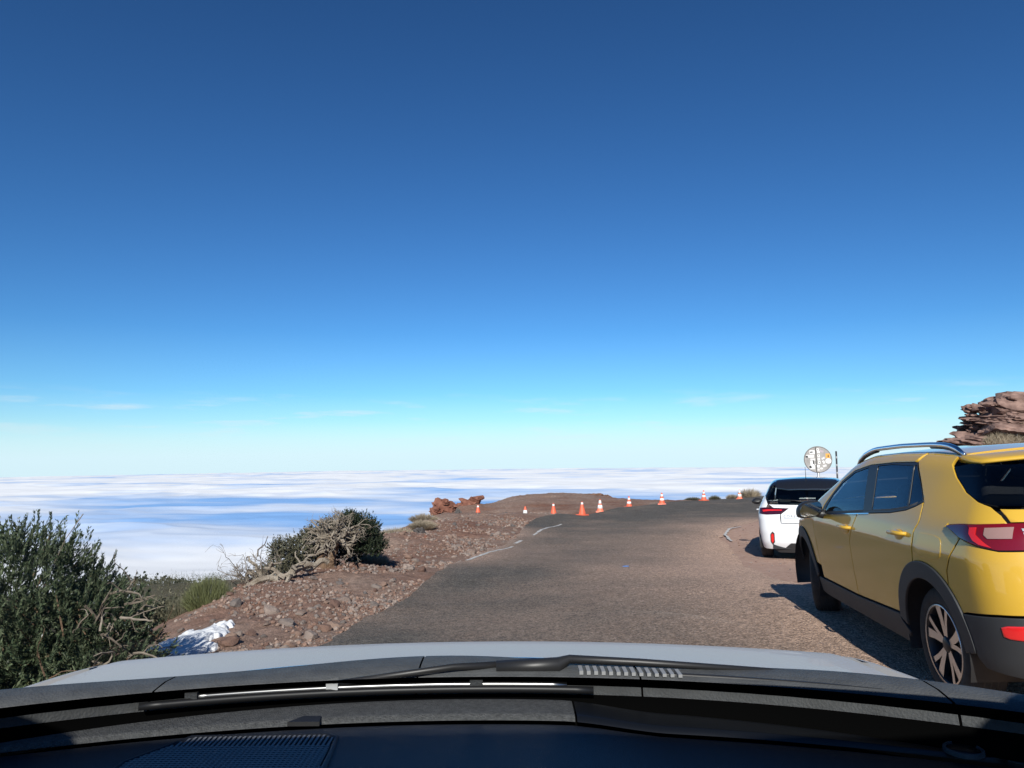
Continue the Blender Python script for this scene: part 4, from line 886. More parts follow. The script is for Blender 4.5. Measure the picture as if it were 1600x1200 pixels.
Y.panel('lamp_brake', DIAG, [(-.345, .795, 1.015), (-.385, .782, 1.018), (-.40, .80, .985), (-.46, .79, .945), (-.49, .775, .925), (-.44, .812, .937), (-.395, .812, .955), (-.36, .81, .985)], M_REDB, lamp, grid=.02, off=.014, inset=0, skirt=.004, soft=False)
Y.panel('lamp_indicator', DIAG, [(-.428, .765, 1.017), (-.505, .665, 1.025), (-.515, .68, .972), (-.462, .775, .968), (-.445, .785, .985)], M_LWH, lamp, grid=.02, off=.014, inset=0, skirt=.004, soft=False)
for dz in (0, .018, .036):
    Y.panel('lamp_reverse', DIAG, rp((.655, 1.018 - dz), (.50, 1.02 - dz), (.50, 1.008 - dz), (.655, 1.006 - dz)), M_SILV, lamp, grid=.03, off=.014, inset=0, skirt=.004, soft=False)
Y.panel('lamp_lower', DIAG, rp((.64, .962), (.46, .965), (.46, .94), (.655, .936)), M_REDB, lamp, grid=.03, off=.014, inset=0, skirt=.004, soft=False)
tg = Y.panel('tailgate', REAR, [(.685, 1.118), (.68, 1.052), (.41, 1.055), (.41, .92), (.42, .915), (.42, .612), (-.42, .612), (-.42, .915), (-.41, .92), (-.41, 1.055), (-.68, 1.052), (-.685, 1.118)], M_YEL, mirror=False)
Y.panel('rear_window', DIAG, [(.085, .664, 1.334), (.005, .686, 1.272), (-.139, .711, 1.195), (-.286, .719, 1.149), (-.392, .677, 1.133), (-.457, .586, 1.133)] + rp((.3, 1.13), (0, 1.128), (0, 1.352), (.3, 1.35), (.5, 1.342)) + [(-.02, .60, 1.352)], M_GLD, tg, grid=.04, off=-.006, inset=0, mirror='both', soft=False)
# spoiler over the glass
V = []; pr = [(.16, 1.398), (-.02, 1.392), (-.20, 1.372), (-.23, 1.362), (-.235, 1.350), (-.20, 1.342), (.0, 1.352), (.12, 1.350)]
ysn = np.linspace(-1, 1, 21)
for t in ysn:
    for x, z in pr: V.append((x + .12 * abs(t) ** 3 * (1 if x < .1 else .3), .60 * t, z + .028 * (1 - t * t)))
n = len(pr); F = [(i * n + j, i * n + (j + 1) % n, (i + 1) * n + (j + 1) % n, (i + 1) * n + j) for i in range(20) for j in range(n)] + [tuple(range(n))[::-1], tuple(20 * n + j for j in range(n))]
mk('spoiler', V, F, M_YEL, root, True)
Y.panel('roof', TOPF, [(x, YB(x)) for x in np.linspace(.13, 1.74, 18)] + [(x, -YB(x)) for x in np.linspace(1.74, .13, 18)], M_YEL, mirror=False, grid=.08, inset=.002)
Y.panel('windshield', TOPF, [(x, YB(x) - .01) for x in np.linspace(1.76, 2.54, 8)] + [(x, -YB(x) + .01) for x in np.linspace(2.54, 1.76, 8)], M_GL, mirror=False, grid=.08, off=-.004, soft=False)
Y.panel('bonnet', TOPF, [(x, .73) for x in (2.57, 2.8, 3.1)] + [(3.32, .55), (3.36, 0), (3.32, -.55)] + [(x, -.73) for x in (3.1, 2.8, 2.57)], M_YEL, mirror=False, grid=.08)
Y.panel('front_bumper', DIAGF, Y.sp((3.2, .62), (3.2, .5)) + Y.sp((3.26, .30)) + [tuple(q) for q in Y.solve(FRONT, [(.5, .28), (0, .28), (0, .74), (.5, .76), (.62, .78)])], M_YEL, grid=.06, mirror='both')
# glazing and its black frames
f_gl = [(2.03, .960), (1.9, .962), (1.15, 1.010), (1.348, 1.318), (1.64, 1.272), (1.85, 1.185), (1.95, 1.095)]
r_gl = [(.992, 1.034), (.665, 1.052), (.446, 1.082), (.566, 1.335), (.914, 1.342), (1.168, 1.332)]
q_gl = [(.416, 1.086), (.335, 1.112), (.272, 1.134), (.40, 1.248), (.53, 1.342), (.546, 1.338)]
Y.panel('window_frame', SIDE, DLO, M_BLK, holes=[f_gl, r_gl, q_gl], grid=.04, off=-.002, inset=.004, soft=False)
Y.panel('front_window', SIDE, f_gl, M_GL, fd, grid=.06, off=-.006, inset=-.002, soft=False, skirt=0)
Y.panel('rear_side_window', SIDE, r_gl, M_GL, rd, grid=.06, off=-.006, inset=-.002, soft=False, skirt=0)
Y.panel('quarter_window', SIDE, q_gl, M_GLD, grid=.06, off=-.006, inset=-.002, soft=False, skirt=0)
# belt strip, arches, sills
Y.panel('belt_strip', SIDE, [(2.10, .927), (1.9, .934), (1.24, .983), (1.02, 1.0), (1.02, 1.006), (1.24, .990), (1.9, .941), (2.10, .933)], M_CHROME, fd, grid=.05, off=.003, inset=0, skirt=.004, soft=False)
Y.panel('arch_cladding', SIDE, arc(*AC, .452, 6, 176, 30) + arc(*AC, .352, 178, 2, 30), M_CLAD, grid=.04, off=.012, inset=0)
Y.panel('arch_cladding', SIDE, arc(*AF, .452, 25, 172, 26) + arc(*AF, .352, 176, 15, 26), M_CLAD, grid=.04, off=.012, inset=0)
Y.panel('sill_cladding', SIDE, [(.585, .36), (.60, .392), (1.39, .362), (2.262, .362), (2.39, .36), (2.42, .23), (2.2, .22), (.56, .22), (.50, .30)], M_CLAD, grid=.05, off=.010, inset=.001)
Y.panel('fuel_flap', SIDE, [(.176, .951), (.08, .953), (-.017, .953), (-.085, .94), (-.105, .92), (-.11, .865), (-.10, .835), (-.06, .815), (.013, .805), (.10, .806), (.205, .812), (.215, .85), (.195, .92)], M_YEL, grid=.04, off=.003, inset=.003, mirror=False, skirt=.004)
# dark linings behind the panels and the wheel wells
Y.panel('inner_lining', SIDE, [(.62, .24), (2.36, .24), (2.36, .90)] + [(x, z - .004) for x, z in BELT[1:6]] + [(.26, 1.05), (-.3, .95), (-.3, .84), (.62, .80)], M_INT, grid=.1, off=-.03, inset=0, skirt=0, soft=False)
Y.panel('headliner', TOPF, [(x, YB(x) - .01) for x in np.linspace(.05, 1.74, 8)] + [(x, -YB(x) + .01) for x in np.linspace(1.74, .05, 8)], M_SEAT, mirror=False, grid=.15, off=-.03, inset=0, skirt=0, soft=False)
for s_ in (1, -1):
    for cx, cz in (AC, AF):
        mb = MB(); pr = [(cx + .40 * math.cos(t), cz + .40 * math.sin(t)) for t in np.linspace(-.35, math.pi + .35, 20)]
        V = [(x, .845 * s_, z) for x, z in pr] + [(x, .50 * s_, z) for x, z in pr]; m_ = len(pr)
        mb.add(V, [(i, i + 1, m_ + i + 1, m_ + i) for i in range(m_ - 1)] + [tuple(range(m_, 2 * m_))]); mb.build('wheel_well', M_BLK, root, True)
    wheel(root, .13, .815, .303, .328, s_, rim_r=.228); wheel(root, 2.80, .79, .303, .328, s_, rim_r=.228).rotation_euler.z = -.36
mb = MB(); mb.box((1.36, 0, .26), (3.7, 1.0, .08)); mb.box((1.48, 0, .25), (1.75, 1.55, .06)); mb.box((-.45, 0, .42), (.38, 1.3, .3)); mb.build('underbody', M_BLK, root)
for y_ in (.36, -.36): seat(root, 1.62, y_, .55)
rbox('rear_bench', (.55, 0, .55), (.5, 1.25, .18), .06, M_SEAT, root); rbox('rear_backrest', (.26, 0, .86), (.14, 1.25, .55), .06, M_SEAT, root, (0, -.3, 0))
for y_ in (.4, 0, -.4): rbox('headrest', (.10, y_, 1.16), (.09, .24, .15), .04, M_SEAT, root)
for s_ in (1, -1):
    mb = MB(); mb.tube([(x, (y - .035) * s_, z + .004) for x, y, z in Y.sp(*BELT[:6])], .03, 8); mb.build('door_top_trim', M_INT, root, True)
rbox('dashboard', (2.34, 0, .87), (.42, 1.46, .30), .08, M_INT, root)
mb = MB(); mb.tube([(1.95 + .06 * math.sin(t), .36 + .18 * math.cos(t), .92 + .17 * math.sin(t)) for t in np.linspace(0, 6.283, 25)], .015, 8); mb.build('steering_wheel', M_BLK, root, True)
for s_ in (1, -1):
    # roof rails
    mb = MB(); xs_ = np.linspace(.13, 1.86, 22); top = Y.tp(*[(x, YB(x) * .985) for x in xs_]); P = []
    for i, q in enumerate(top):
        t = i / 21; h = .048 * min(1, (1 - abs(2 * t - 1)) * 4.5) ** .6 if 0 < t < 1 else -.004; P.append((q[0], q[1] * s_, q[2] + h))
    mb.tube(P, [.012] + [.017] * 20 + [.010], 8); rr_ = mb.build('roof_rail', M_CHROME, root, True)
    mb = MB(); mb.tube([(p[0], p[1], p[2] - .014) for p in P[:6]], .014, 8); mb.build('rail_foot', M_BLK, rr_, True)
    mb = MB(); mb.tube([(p[0], p[1], p[2] - .014) for p in P[-6:]], .014, 8); mb.build('rail_foot', M_BLK, rr_, True)
    # handles
    for dr, hx, hz in ((fd[0 if s_ > 0 else 1], 1.46, .868), (rd[0 if s_ > 0 else 1], .46, .918)):
        yy = Y.sp((hx, hz))[0][1]
        mb = MB(); mb.tube([(hx + .115, (yy - .005) * s_, hz - .004), (hx + .09, (yy + .028) * s_, hz), (hx, (yy + .036) * s_, hz + .004), (hx - .09, (yy + .030) * s_, hz + .006), (hx - .115, (yy - .005) * s_, hz + .006)], [.012, .014, .015, .014, .012], 8); mb.build('handle', M_YEL, dr, True)
        P, Fc = ico(3, 5, 0, (.085, .012, .038)); mk('handle_cup', [(hx + a, (yy + .001 + b) * s_, hz - .012 + c) for a, b, c in P], Fc, M_YEL, dr, True)
    # door mirrors
    mr = empty('door_mirror', (2.02, .86 * s_, .945)); mr.parent = root
    bm = bmesh.new(); bmesh.ops.create_uvsphere(bm, u_segments=28, v_segments=18, radius=1); V = []
    for v in bm.verts:
        x, y, z = v.co; e = lambda q, p: math.copysign(abs(q) ** p, q)
        V.append(((.055 if x < 0 else .12) * e(x, .7 if x < 0 else 1) + .02, (.125 + .105 * e(y, .75) * (1 - .12 * z)) * s_, .03 + .070 * e(z, .75) - .02 * y))
    F = [[v.index for v in f.verts] for f in bm.faces]; bm.free(); hs = mk('housing', V, F if s_ > 0 else [f[::-1] for f in F], M_BLK, mr, True)
    n = 32; V = []
    for t in range(n):
        a = t * 6.283 / n; e = lambda q: math.copysign(abs(q) ** .7, q); V.append((-.0365, (.125 + .090 * e(math.cos(a))) * s_, .03 + .057 * e(math.sin(a)) - .02 * math.cos(a)))
    mk('mirror_glass', V + [(x + .004, y, z) for x, y, z in V], [tuple(range(n))] + [(i, i + n, (i + 1) % n + n, (i + 1) % n) for i in range(n)], mat('mirror_glass', (.45, .47, .50), .05, metal=1), mr)
    mb = MB(); mb.tube([(.03, -.04 * s_, -.02), (.03, .03 * s_, -.015), (.03, .09 * s_, .0)], [.05, .035, .03], 10); mb.build('arm', M_BLK, mr, True)

# ---------------------------------------------------------------- white hatchback
WY = .38; wf = Vector((math.sin(WY), math.cos(WY), 0)); wl = Vector((-math.cos(WY), math.sin(WY), 0)); wc = Vector((5.06, 12.75, 0)) + wf * .68
wz = [HG(*(wc + wf * a + wl * b).xy) for a, b in ((0, .75), (0, -.75), (2.54, .75), (2.54, -.75))]
root = empty('parked_car', (wc.x, wc.y, (wz[0] + wz[1]) / 2)); tag(root, 'white hatchback with dark roof parked beyond the yellow car', 'car', 'parked cars')
root.rotation_euler = euler_for(WY, math.atan(((wz[2] + wz[3]) - (wz[0] + wz[1])) / 2 / 2.54), math.atan((wz[1] - wz[0]) / 1.5))
W = Car(Shell(
 side=[(.12, .78), (.3, .835), (.5, .862), (.75, .872), (.88, .852), (.96, .815), (1.32, .635), (1.45, .56)],
 taper_lo=[(-.8, .09), (-.3, .03), (.2, 0), (2.2, 0), (2.8, .04), (3.3, .13)], taper_hi=[(-.8, .12), (-.3, .05), (.3, 0), (1.3, 0), (2.4, .05)],
 rear=[(.12, -.55), (.3, -.65), (.5, -.68), (.75, -.675), (.9, -.63), (.98, -.56), (1.15, -.43), (1.32, -.27)],
 top=[(-.5, 1.33), (-.2, 1.375), (.2, 1.41), (.6, 1.43), (1.1, 1.42), (1.5, 1.37), (2.3, .98), (2.5, .94), (3.0, .84), (3.3, .72)],
 front=[(.12, 3.2), (.4, 3.32), (.6, 3.36), (.75, 3.33)], crown_rear=.16, crown_top=.10, zb=.93, kr=.17, kt=.09, kf=.25), root)
M_WHT = mat('white_paint', (.80, .81, .82), .35, coat=1, spec=.4); M_ROOF = mat('dark_roof_paint', (.012, .013, .016), .25, coat=1)
M_GLR = glass('tinted_glass', (.50, .58, .56))
WB = lambda x: float(np.interp(x, [-.3, 1.4, 2.3], [.52, .55, .66])); wb_ = lambda x0, x1, n=12: W.tp(*[(x, WB(x)) for x in np.linspace(x0, x1, n)])
WA, WF = (0, .31), (2.54, .31); sp, rp = W.sp, W.rp
belt = [(2.1, .90), (1.2, .93), (.5, .955), (.12, 1.0)]; dlo = belt + [(.05, 1.09), (.3, 1.24), (.7, 1.30), (1.1, 1.30), (1.5, 1.24), (1.85, 1.08)]
wd1 = W.panel('front_door', SIDE, [(.98, .30), (2.1, .30), (2.13, .6), (2.12, .895)] + belt[1:2] + [(.98, .937)], M_WHT)
wd2 = W.panel('rear_door', SIDE, [(.972, .937)] + belt[2:] + [(.10, .9), (.16, .72)] + arc(*WA, .385, 66, 5, 8) + [(.46, .30), (.972, .30)], M_WHT)
W.panel('front_fender', SIDE, [(2.14, .6), (2.13, .895)] + xz(W.tp(*[(x, .70) for x in np.linspace(2.3, 2.95, 6)])) + [(3.05, .6), (3.05, .5)] + arc(*WF, .385, 30, 172, 14) + [(2.11, .33)], M_WHT)
W.panel('side_frame', SIDE, [(2.13, .90), (2.1, .905)] + dlo[::-1][:6] + [(-.1, 1.12)] + xz(wb_(-.12, 2.26, 20)), M_ROOF, grid=.04, inset=.001)
wl_top = [(-.42, .78, .90), (-.54, .70, .912)] + rp((.32, .895)); wl_bot = rp((.45, .80)) + [(-.60, .70, .79), (-.45, .80, .81)]
W.panel('quarter_panel', DIAG, sp((.12, 1.0), (.05, 1.09), (-.1, 1.115)) + [(-.25, .66, 1.10), (-.40, .64, 1.02), (-.47, .645, .975)] + wl_top[1::-1] + wl_bot[::-1][:1] + sp((-.3, .70), (-.27, .585)) + sp(*arc(*WA, .385, 135, 66, 8)) + sp((.155, .72), (.096, .9)), M_WHT, grid=.04)
W.panel('rear_bumper', DIAG, wl_bot[::-1] + rp((.45, .64), (0, .64), (0, .30), (.30, .30), (.40, .21), (.60, .19)) + [(-.47, .73, .19)] + sp((-.34, .22)) + sp(*arc(*WA, .385, 165, 135, 6)) + sp((-.27, .585), (-.3, .70)), M_WHT, grid=.04, mirror='both')
W.panel('diffuser', REAR, [(.30, .295), (.40, .205), (.58, .185), (.5, .13), (-.5, .13), (-.58, .185), (-.40, .205), (-.30, .295)], M_CLAD, mirror=False, off=-.004, inset=0)
wtg = W.panel('tailgate', REAR, [(.64, .965), (.56, .905), (.31, .898), (.44, .80), (.445, .645), (-.445, .645), (-.44, .80), (-.31, .898), (-.56, .905), (-.64, .965), (0, .955)], M_WHT, mirror=False)
wlm = W.panel('tail_lamp', DIAG, wl_top + wl_bot, M_LDK, grid=.03, off=.01, inset=.003, soft=False)
W.panel('lamp_stripe', DIAG, [(-.52, .74, .865), (-.57, .66, .875)] + rp((.42, .872), (.42, .858), (.62, .852)) + [(-.55, .73, .835)], M_REDB, wlm, grid=.03, off=.014, inset=0, skirt=.004, soft=False)
W.panel('rear_window', DIAG, [(-.20, .625, 1.245), (-.33, .645, 1.10), (-.46, .628, .985)] + rp((.4, .965), (0, .96), (0, 1.295), (.4, 1.28)), M_GLR, wtg, grid=.05, off=-.004, inset=0, mirror='both', soft=False)
W.panel('pillar_trim', DIAG, sp((-.1, 1.12)) + wb_(-.12, -.2, 3) + [(-.19, .63, 1.25), (-.32, .65, 1.10), (-.45, .638, .985), (-.42, .645, 1.005), (-.26, .665, 1.095)], M_ROOF, grid=.04)
W.panel('roof', TOPF, [(x, WB(x)) for x in np.linspace(-.26, 1.45, 14)] + [(x, -WB(x)) for x in np.linspace(1.45, -.26, 14)], M_ROOF, mirror=False, grid=.08, inset=.001)
W.panel('spoiler', TOPF, [(-.05, .50), (-.30, .50), (-.36, .3), (-.37, 0), (-.36, -.3), (-.30, -.50), (-.05, -.50)], M_ROOF, mirror=False, grid=.05, off=.022, inset=0, skirt=.03)
W.panel('windshield', TOPF, [(x, WB(x) - .01) for x in np.linspace(1.47, 2.28, 8)] + [(x, -WB(x) + .01) for x in np.linspace(2.28, 1.47, 8)], M_GL, mirror=False, grid=.1, off=-.004, soft=False)
W.panel('bonnet', TOPF, [(2.32, .69), (2.95, .69), (3.2, .5), (3.25, 0), (3.2, -.5), (2.95, -.69), (2.32, -.69)], M_WHT, mirror=False, grid=.1)
W.panel('front_bumper', DIAGF, W.sp((3.05, .6), (3.05, .5), (3.1, .25)) + [tuple(q) for q in W.solve(FRONT, [(.5, .22), (0, .22), (0, .66), (.5, .66)])], M_WHT, grid=.08, mirror='both')
wg1 = [(1.95, .925), (1.06, .955), (1.06, 1.275), (1.48, 1.22), (1.82, 1.065)]; wg2 = [(.94, .957), (.5, .978), (.16, 1.015), (.10, 1.09), (.32, 1.22), (.7, 1.28), (.94, 1.278)]
W.panel('window_frame', SIDE, dlo, M_BLK, holes=[wg1, wg2], off=-.002, inset=.003, soft=False)
W.panel('front_window', SIDE, wg1, M_GL, wd1, grid=.08, off=-.006, inset=-.002, skirt=0, soft=False); W.panel('rear_side_window', SIDE, wg2, M_GLD, wd2, grid=.08, off=-.006, inset=-.002, skirt=0, soft=False)
W.panel('sill', SIDE, [(.42, .295), (2.14, .295), (2.12, .16), (.40, .16)], M_CLAD, off=-.005, inset=.001)
W.panel('reflector', DIAG, rp((.60, .50), (.565, .47), (.565, .32), (.60, .27), (.635, .33), (.635, .45)), M_BLK, grid=.03, off=.006, inset=0, soft=False)
W.panel('reflector_lens', DIAG, rp((.60, .47), (.578, .45), (.578, .34), (.60, .30), (.622, .34), (.622, .44)), M_REDB, grid=.03, off=.010, inset=0, soft=False, skirt=.004)
for s_ in (1, -1):
    for cx, cz in (WA, WF):
        pr = [(cx + .375 * math.cos(t), cz + .375 * math.sin(t)) for t in np.linspace(-.3, math.pi + .3, 18)]; m_ = len(pr)
        mk('wheel_well', [(x, .835 * s_, z) for x, z in pr] + [(x, .5 * s_, z) for x, z in pr], [(i, i + 1, m_ + i + 1, m_ + i) for i in range(m_ - 1)] + [tuple(range(m_, 2 * m_))], M_BLK, root, True)
    wheel(root, 0, .82, .305, .305, s_, .195, .205, 5, False); wheel(root, 2.54, .80, .305, .305, s_, .195, .205, 5, False)
    mr = empty('door_mirror', (1.92, .86 * s_, .90)); mr.parent = root; P, Fc = ico(3, 6, 0, (.07, .105, .07)); mk('housing', [(a, (.13 + b) * s_, c + .03) for a, b, c in P], Fc if s_ > 0 else [f[::-1] for f in Fc], M_BLK, mr, True)
    mb = MB(); mb.tube([(0, -.06 * s_, -.01), (0, .07 * s_, .01)], .03, 8); mb.build('arm', M_BLK, mr, True)
    for dr, hx in ((wd1[0 if s_ > 0 else 1], 1.12), (wd2[0 if s_ > 0 else 1], .22)):
        yy = W.sp((hx, .84))[0][1]; mb = MB(); mb.tube([(hx + .1, (yy - .005) * s_, .84), (hx + .07, (yy + .03) * s_, .84), (hx - .07, (yy + .03) * s_, .845), (hx - .1, (yy - .005) * s_, .845)], .012, 6); mb.build('handle', M_WHT, dr, True)
mb = MB(); mb.box((1.3, 0, .22), (3.4, 1.0, .08)); mb.box((1.27, 0, .2), (1.6, 1.5, .06)); mb.box((-.4, 0, .3), (.36, 1.2, .2)); mb.build('underbody', M_BLK, root)
for y_ in (.34, -.34): seat(root, 1.3, y_, .50)
rbox('rear_backrest', (.10, 0, .72), (.14, 1.2, .5), .06, M_SEAT, root, (0, -.3, 0))
for y_ in (.38, -.38): rbox('headrest', (-.02, y_, 1.04), (.09, .22, .14), .04, M_SEAT, root)
q = W.tp((-.05, 0))[0]; mb = MB(); mb.tube([(q[0], 0, q[2] - .01), (q[0] - .02, 0, q[2] + .03), (q[0] - .07, 0, q[2] + .22)], [.012, .006, .004], 6); mb.build('antenna', M_BLK, root, True)
q = W.rp((-.02, .99))[0]; mb = MB(); mb.tube([(q[0] - .015, -.02, 1.0), (q[0] + .02, .2, 1.03), (q[0] + .05, .42, 1.045)], [.016, .009, .006], 6); mb.build('rear_wiper', M_BLK, wtg, True)
# model lettering on the tailgate
cu = bpy.data.curves.new('badge', 'FONT'); cu.body = 'CORSA'; cu.size = .062; cu.extrude = .002; cu.space_character = 1.35
to = bpy.data.objects.new('badge_tmp', cu); COL.objects.link(to); dg = bpy.context.evaluated_depsgraph_get(); bme = bpy.data.meshes.new_from_object(to.evaluated_get(dg)); bpy.data.objects.remove(to)
bme.materials.clear(); bme.materials.append(M_SILV); bo = bpy.data.objects.new('badge', bme); COL.objects.link(bo); bo.parent = wtg
q = Vector(W.rp((.40, .745))[0]); q2 = Vector(W.rp((.14, .745))[0]); ex = (q2 - q).normalized(); ez = Vector((0, 0, 1)); en = ex.cross(ez)
bo.matrix_local = Matrix.Translation(q - Vector((.008, 0, 0))) @ Matrix((ex, ez, en)).transposed().to_4x4()
mb = MB(); mb.box((0, 0, 0), (.004, .25, .008)); o = mb.build('badge_line', M_SILV, wtg); o.location = (q + q2) / 2 + Vector((-.007, 0, -.022)); o.rotation_euler.z = math.atan2(-(q2 - q).x, -(q2.y - q.y)) * -1

# ---------------------------------------------------------------- the silver car the photograph is taken from
HZ = HG(-.08, .3); ZC = CAMZ - HZ                                        # camera height in the car's own frame
root = empty('silver_car', (-.08, 0, HZ), math.pi / 2); tag(root, 'silver car seen from its own front seat, dashboard and bonnet along the bottom', 'car')
M_SIL = mat('silver_paint', (.46, .45, .44), .5, metal=.0, coat=.12); M_COWL = mat('cowl_plastic', (.075, .078, .08), .6, bump=.25, bscale=260, var=.15, vscale=30, spec=.3)
M_DASH = mat('dash_plastic', (.012, .0135, .017), .42, bump=.12, bscale=700); M_PAD = mat('dash_grain', (.085, .086, .084), .75, bump=.5, bscale=420, var=.3, vscale=160); M_SHADE_LENS = mat('dash_shade_and_lens', (.006, .007, .009), .38)  # last one paints shade on the dash's right end; also the sensor lens
M_WS = glass('windscreen_glass', (.93, .955, .95), .45); M_FRIT = mat('frit_black', (.003, .003, .003), 1.0, spec=.0)
XB = lambda y: 1.20 - .20 * (y / .72) ** 2 - .03 * (y / .72) ** 4               # foot of the windscreen, bowed in plan
ZB = lambda y: ZC - .363 + .016 * (y / .72) ** 2
DH = ZC - 1.508 + .014
H = Car(Shell(
 side=[(.2, .84), (.45, .885), (.8, .915), (1.0, .905), (1.12, .87), (1.3, .82)], taper_lo=[(-2.1, .10), (-1.6, .02), (-1, 0), (1.4, 0), (2.0, .05), (2.5, .16)], taper_hi=[(-2.1, .10), (-1.6, .02), (1.4, .0), (2.5, .12)],
 rear=[(.2, -1.85), (.5, -1.97), (.9, -1.95), (1.2, -1.88)],
 top=[(a, b + DH) for a, b in [(-2.0, 1.16), (.9, 1.15), (1.2, 1.136), (1.36, 1.125), (1.6, 1.100), (1.8, 1.047), (2.1, .93), (2.35, .78)]],
 front=[(.2, 2.35), (.5, 2.48), (.7, 2.48), (.9, 2.42)], crown_rear=.08, crown_top=.055, zb=1.2, kr=.2, kt=.10, kf=.25), root)
HA, HF = (-1.1, .34), (1.55, .34)
H.panel('bonnet', TOPF, [(float(XB(.74)) + .13, .74), (1.6, .76), (2.0, .74), (2.3, .55), (2.36, 0), (2.3, -.55), (2.0, -.74), (1.6, -.76), (float(XB(.74)) + .13, -.74)] + [(float(XB(q_)) + .142, q_) for q_ in np.linspace(-.66, .66, 15)], M_SIL, mirror=False, grid=.05, skirt=.010)
H.panel('front_fender', SIDE, [(1.0, .35), (1.0, 1.10)] + xz(H.tp(*[(x, .765) for x in np.linspace(1.1, 2.0, 8)])) + [(2.12, .6), (2.1, .45)] + arc(*HF, .42, 25, 168, 14) + [(1.12, .33)], M_SIL)
H.panel('front_door', SIDE, [(-.02, .35), (.995, .35), (.995, 1.10), (-.02, 1.10)], M_SIL, grid=.08)
H.panel('rear_door', SIDE, [(-.03, .35), (-.03, 1.10), (-.9, 1.10), (-.9, .80)] + arc(*HA, .42, 62, 10, 8) + [(-.66, .35)], M_SIL, grid=.08)
H.panel('quarter_panel', DIAG, H.sp((-.91, 1.10)) + H.sp((-1.7, 1.10)) + H.rp((.7, 1.08), (0, 1.08), (0, .35), (.7, .35)) + H.sp((-1.7, .35)) + H.sp(*arc(*HA, .42, 178, 62, 12)) + H.sp((-.91, .81)), M_SIL, grid=.08, mirror='both')
H.panel('front_bumper', DIAGF, H.sp((2.12, .6), (2.1, .45), (2.15, .3)) + [tuple(q) for q in H.solve(FRONT, [(.5, .28), (0, .28), (0, .84), (.5, .80)])], M_SIL, grid=.08, mirror='both')
H.panel('sill', SIDE, [(-.68, .345), (1.12, .345), (1.13, .22), (-.68, .22)], M_CLAD, grid=.1)
for s_ in (1, -1):
    for cx, cz in (HA, HF):
        pr = [(cx + .41 * math.cos(t), cz + .41 * math.sin(t)) for t in np.linspace(-.3, math.pi + .3, 18)]; m_ = len(pr)
        mk('wheel_well', [(x, .87 * s_, z) for x, z in pr] + [(x, .5 * s_, z) for x, z in pr], [(i, i + 1, m_ + i + 1, m_ + i) for i in range(m_ - 1)] + [tuple(range(m_, 2 * m_))], M_BLK, root, True)
        wheel(root, cx, .86, .34, .345, s_, .215, .23, 5, False)
mb = MB(); mb.box((.25, 0, .32), (3.9, 1.0, .08)); mb.box((.2, 0, .30), (1.8, 1.6, .06)); mb.build('underbody', M_BLK, root)
def sheet(name, fn, nu, nv, m, parent=None, smooth=True, thick=0):
    U, T = np.meshgrid(np.linspace(-1, 1, nu), np.linspace(0, 1, nv)); P = np.stack(fn(U, T), -1).reshape(-1, 3); ci = np.arange(U.size).reshape(U.shape)
    F = np.stack([ci[:-1, :-1], ci[:-1, 1:], ci[1:, 1:], ci[1:, :-1]], -1).reshape(-1, 4)
    o = mknp(name, P, F, m, parent or root, smooth)
    if thick: md = o.modifiers.new('thickness', 'SOLIDIFY'); md.thickness = thick; md.offset = 0
    return o
HDX = lambda u: .185 - .02 * u * u; HDZ = lambda u: ZC + .170 - .008 * u * u
def ws(U, T, a=0., b=1.):
    t = a + (b - a) * T; yh = .60 * U; yb = .84 * U; bul = .035 * np.sin(np.pi * t)
    return HDX(U) * (1 - t) + XB(yb) * t + bul, yh * (1 - t) + yb * t, HDZ(U) * (1 - t) + ZB(yb) * t + bul
sheet('windshield', lambda U, T: ws(U, T, 0, .965), 33, 21, M_WS)
sheet('windshield_frit', lambda U, T: ws(U, T, .967, 1.0), 33, 4, M_FRIT)
sheet('roof', lambda U, T: (HDX(U) * (1 - T) - 1.75 * T, .62 * U, HDZ(U) + .05 * np.sin(np.pi * T * .8) - .06 * T * T), 17, 17, M_SIL, thick=.02)
sheet('headliner', lambda U, T: (HDX(U) * (1 - T) - .02 - 1.7 * T, .61 * U, HDZ(U) - .02 + .05 * np.sin(np.pi * T * .8) - .06 * T * T), 17, 9, M_SEAT)
sheet('rear_window', lambda U, T: (-1.76 - .12 * T, (.60 + .12 * T) * U, HDZ(U) - .03 - (HDZ(U) - .03 - 1.10) * T), 9, 5, M_GLD)
for s_ in (1, -1):
    mb = MB(); P = [tuple(float(q) for q in ws(np.array(1.0 * s_), np.array(t))) for t in np.linspace(0, 1, 10)]; mb.tube([(x - .01, y + .02 * s_, z) for x, y, z in P], .035, 8); mb.build('windshield_pillar', mat('pillar_trim', (.10, .10, .10), .7), root, True)
    for x0 in (-.05, -.95): mb = MB(); mb.tube([(x0, .87 * s_, 1.09), (x0 - .02, .63 * s_, ZC + .16)], .035, 8); mb.build('door_pillar', M_BLK, root, True)
    mb = MB(); mb.tube([(-1.72, .62 * s_, ZC + .12), (-1.88, .74 * s_, 1.08)], .05, 8); mb.build('rear_pillar', M_SIL, root, True)
    for x0, x1, x2, x3 in ((-.02, .10, .93, -.02), (-.92, -.92, -.08, -.08)):
        mk('side_window', [(x0, .62 * s_, ZC + .14), (x1 if x0 > -.5 else -.08, .62 * s_, ZC + .14), (x2, .865 * s_, 1.10), (x3 if x0 > -.5 else -.92, .865 * s_, 1.10)], [(0, 1, 2, 3)], M_GL, root)
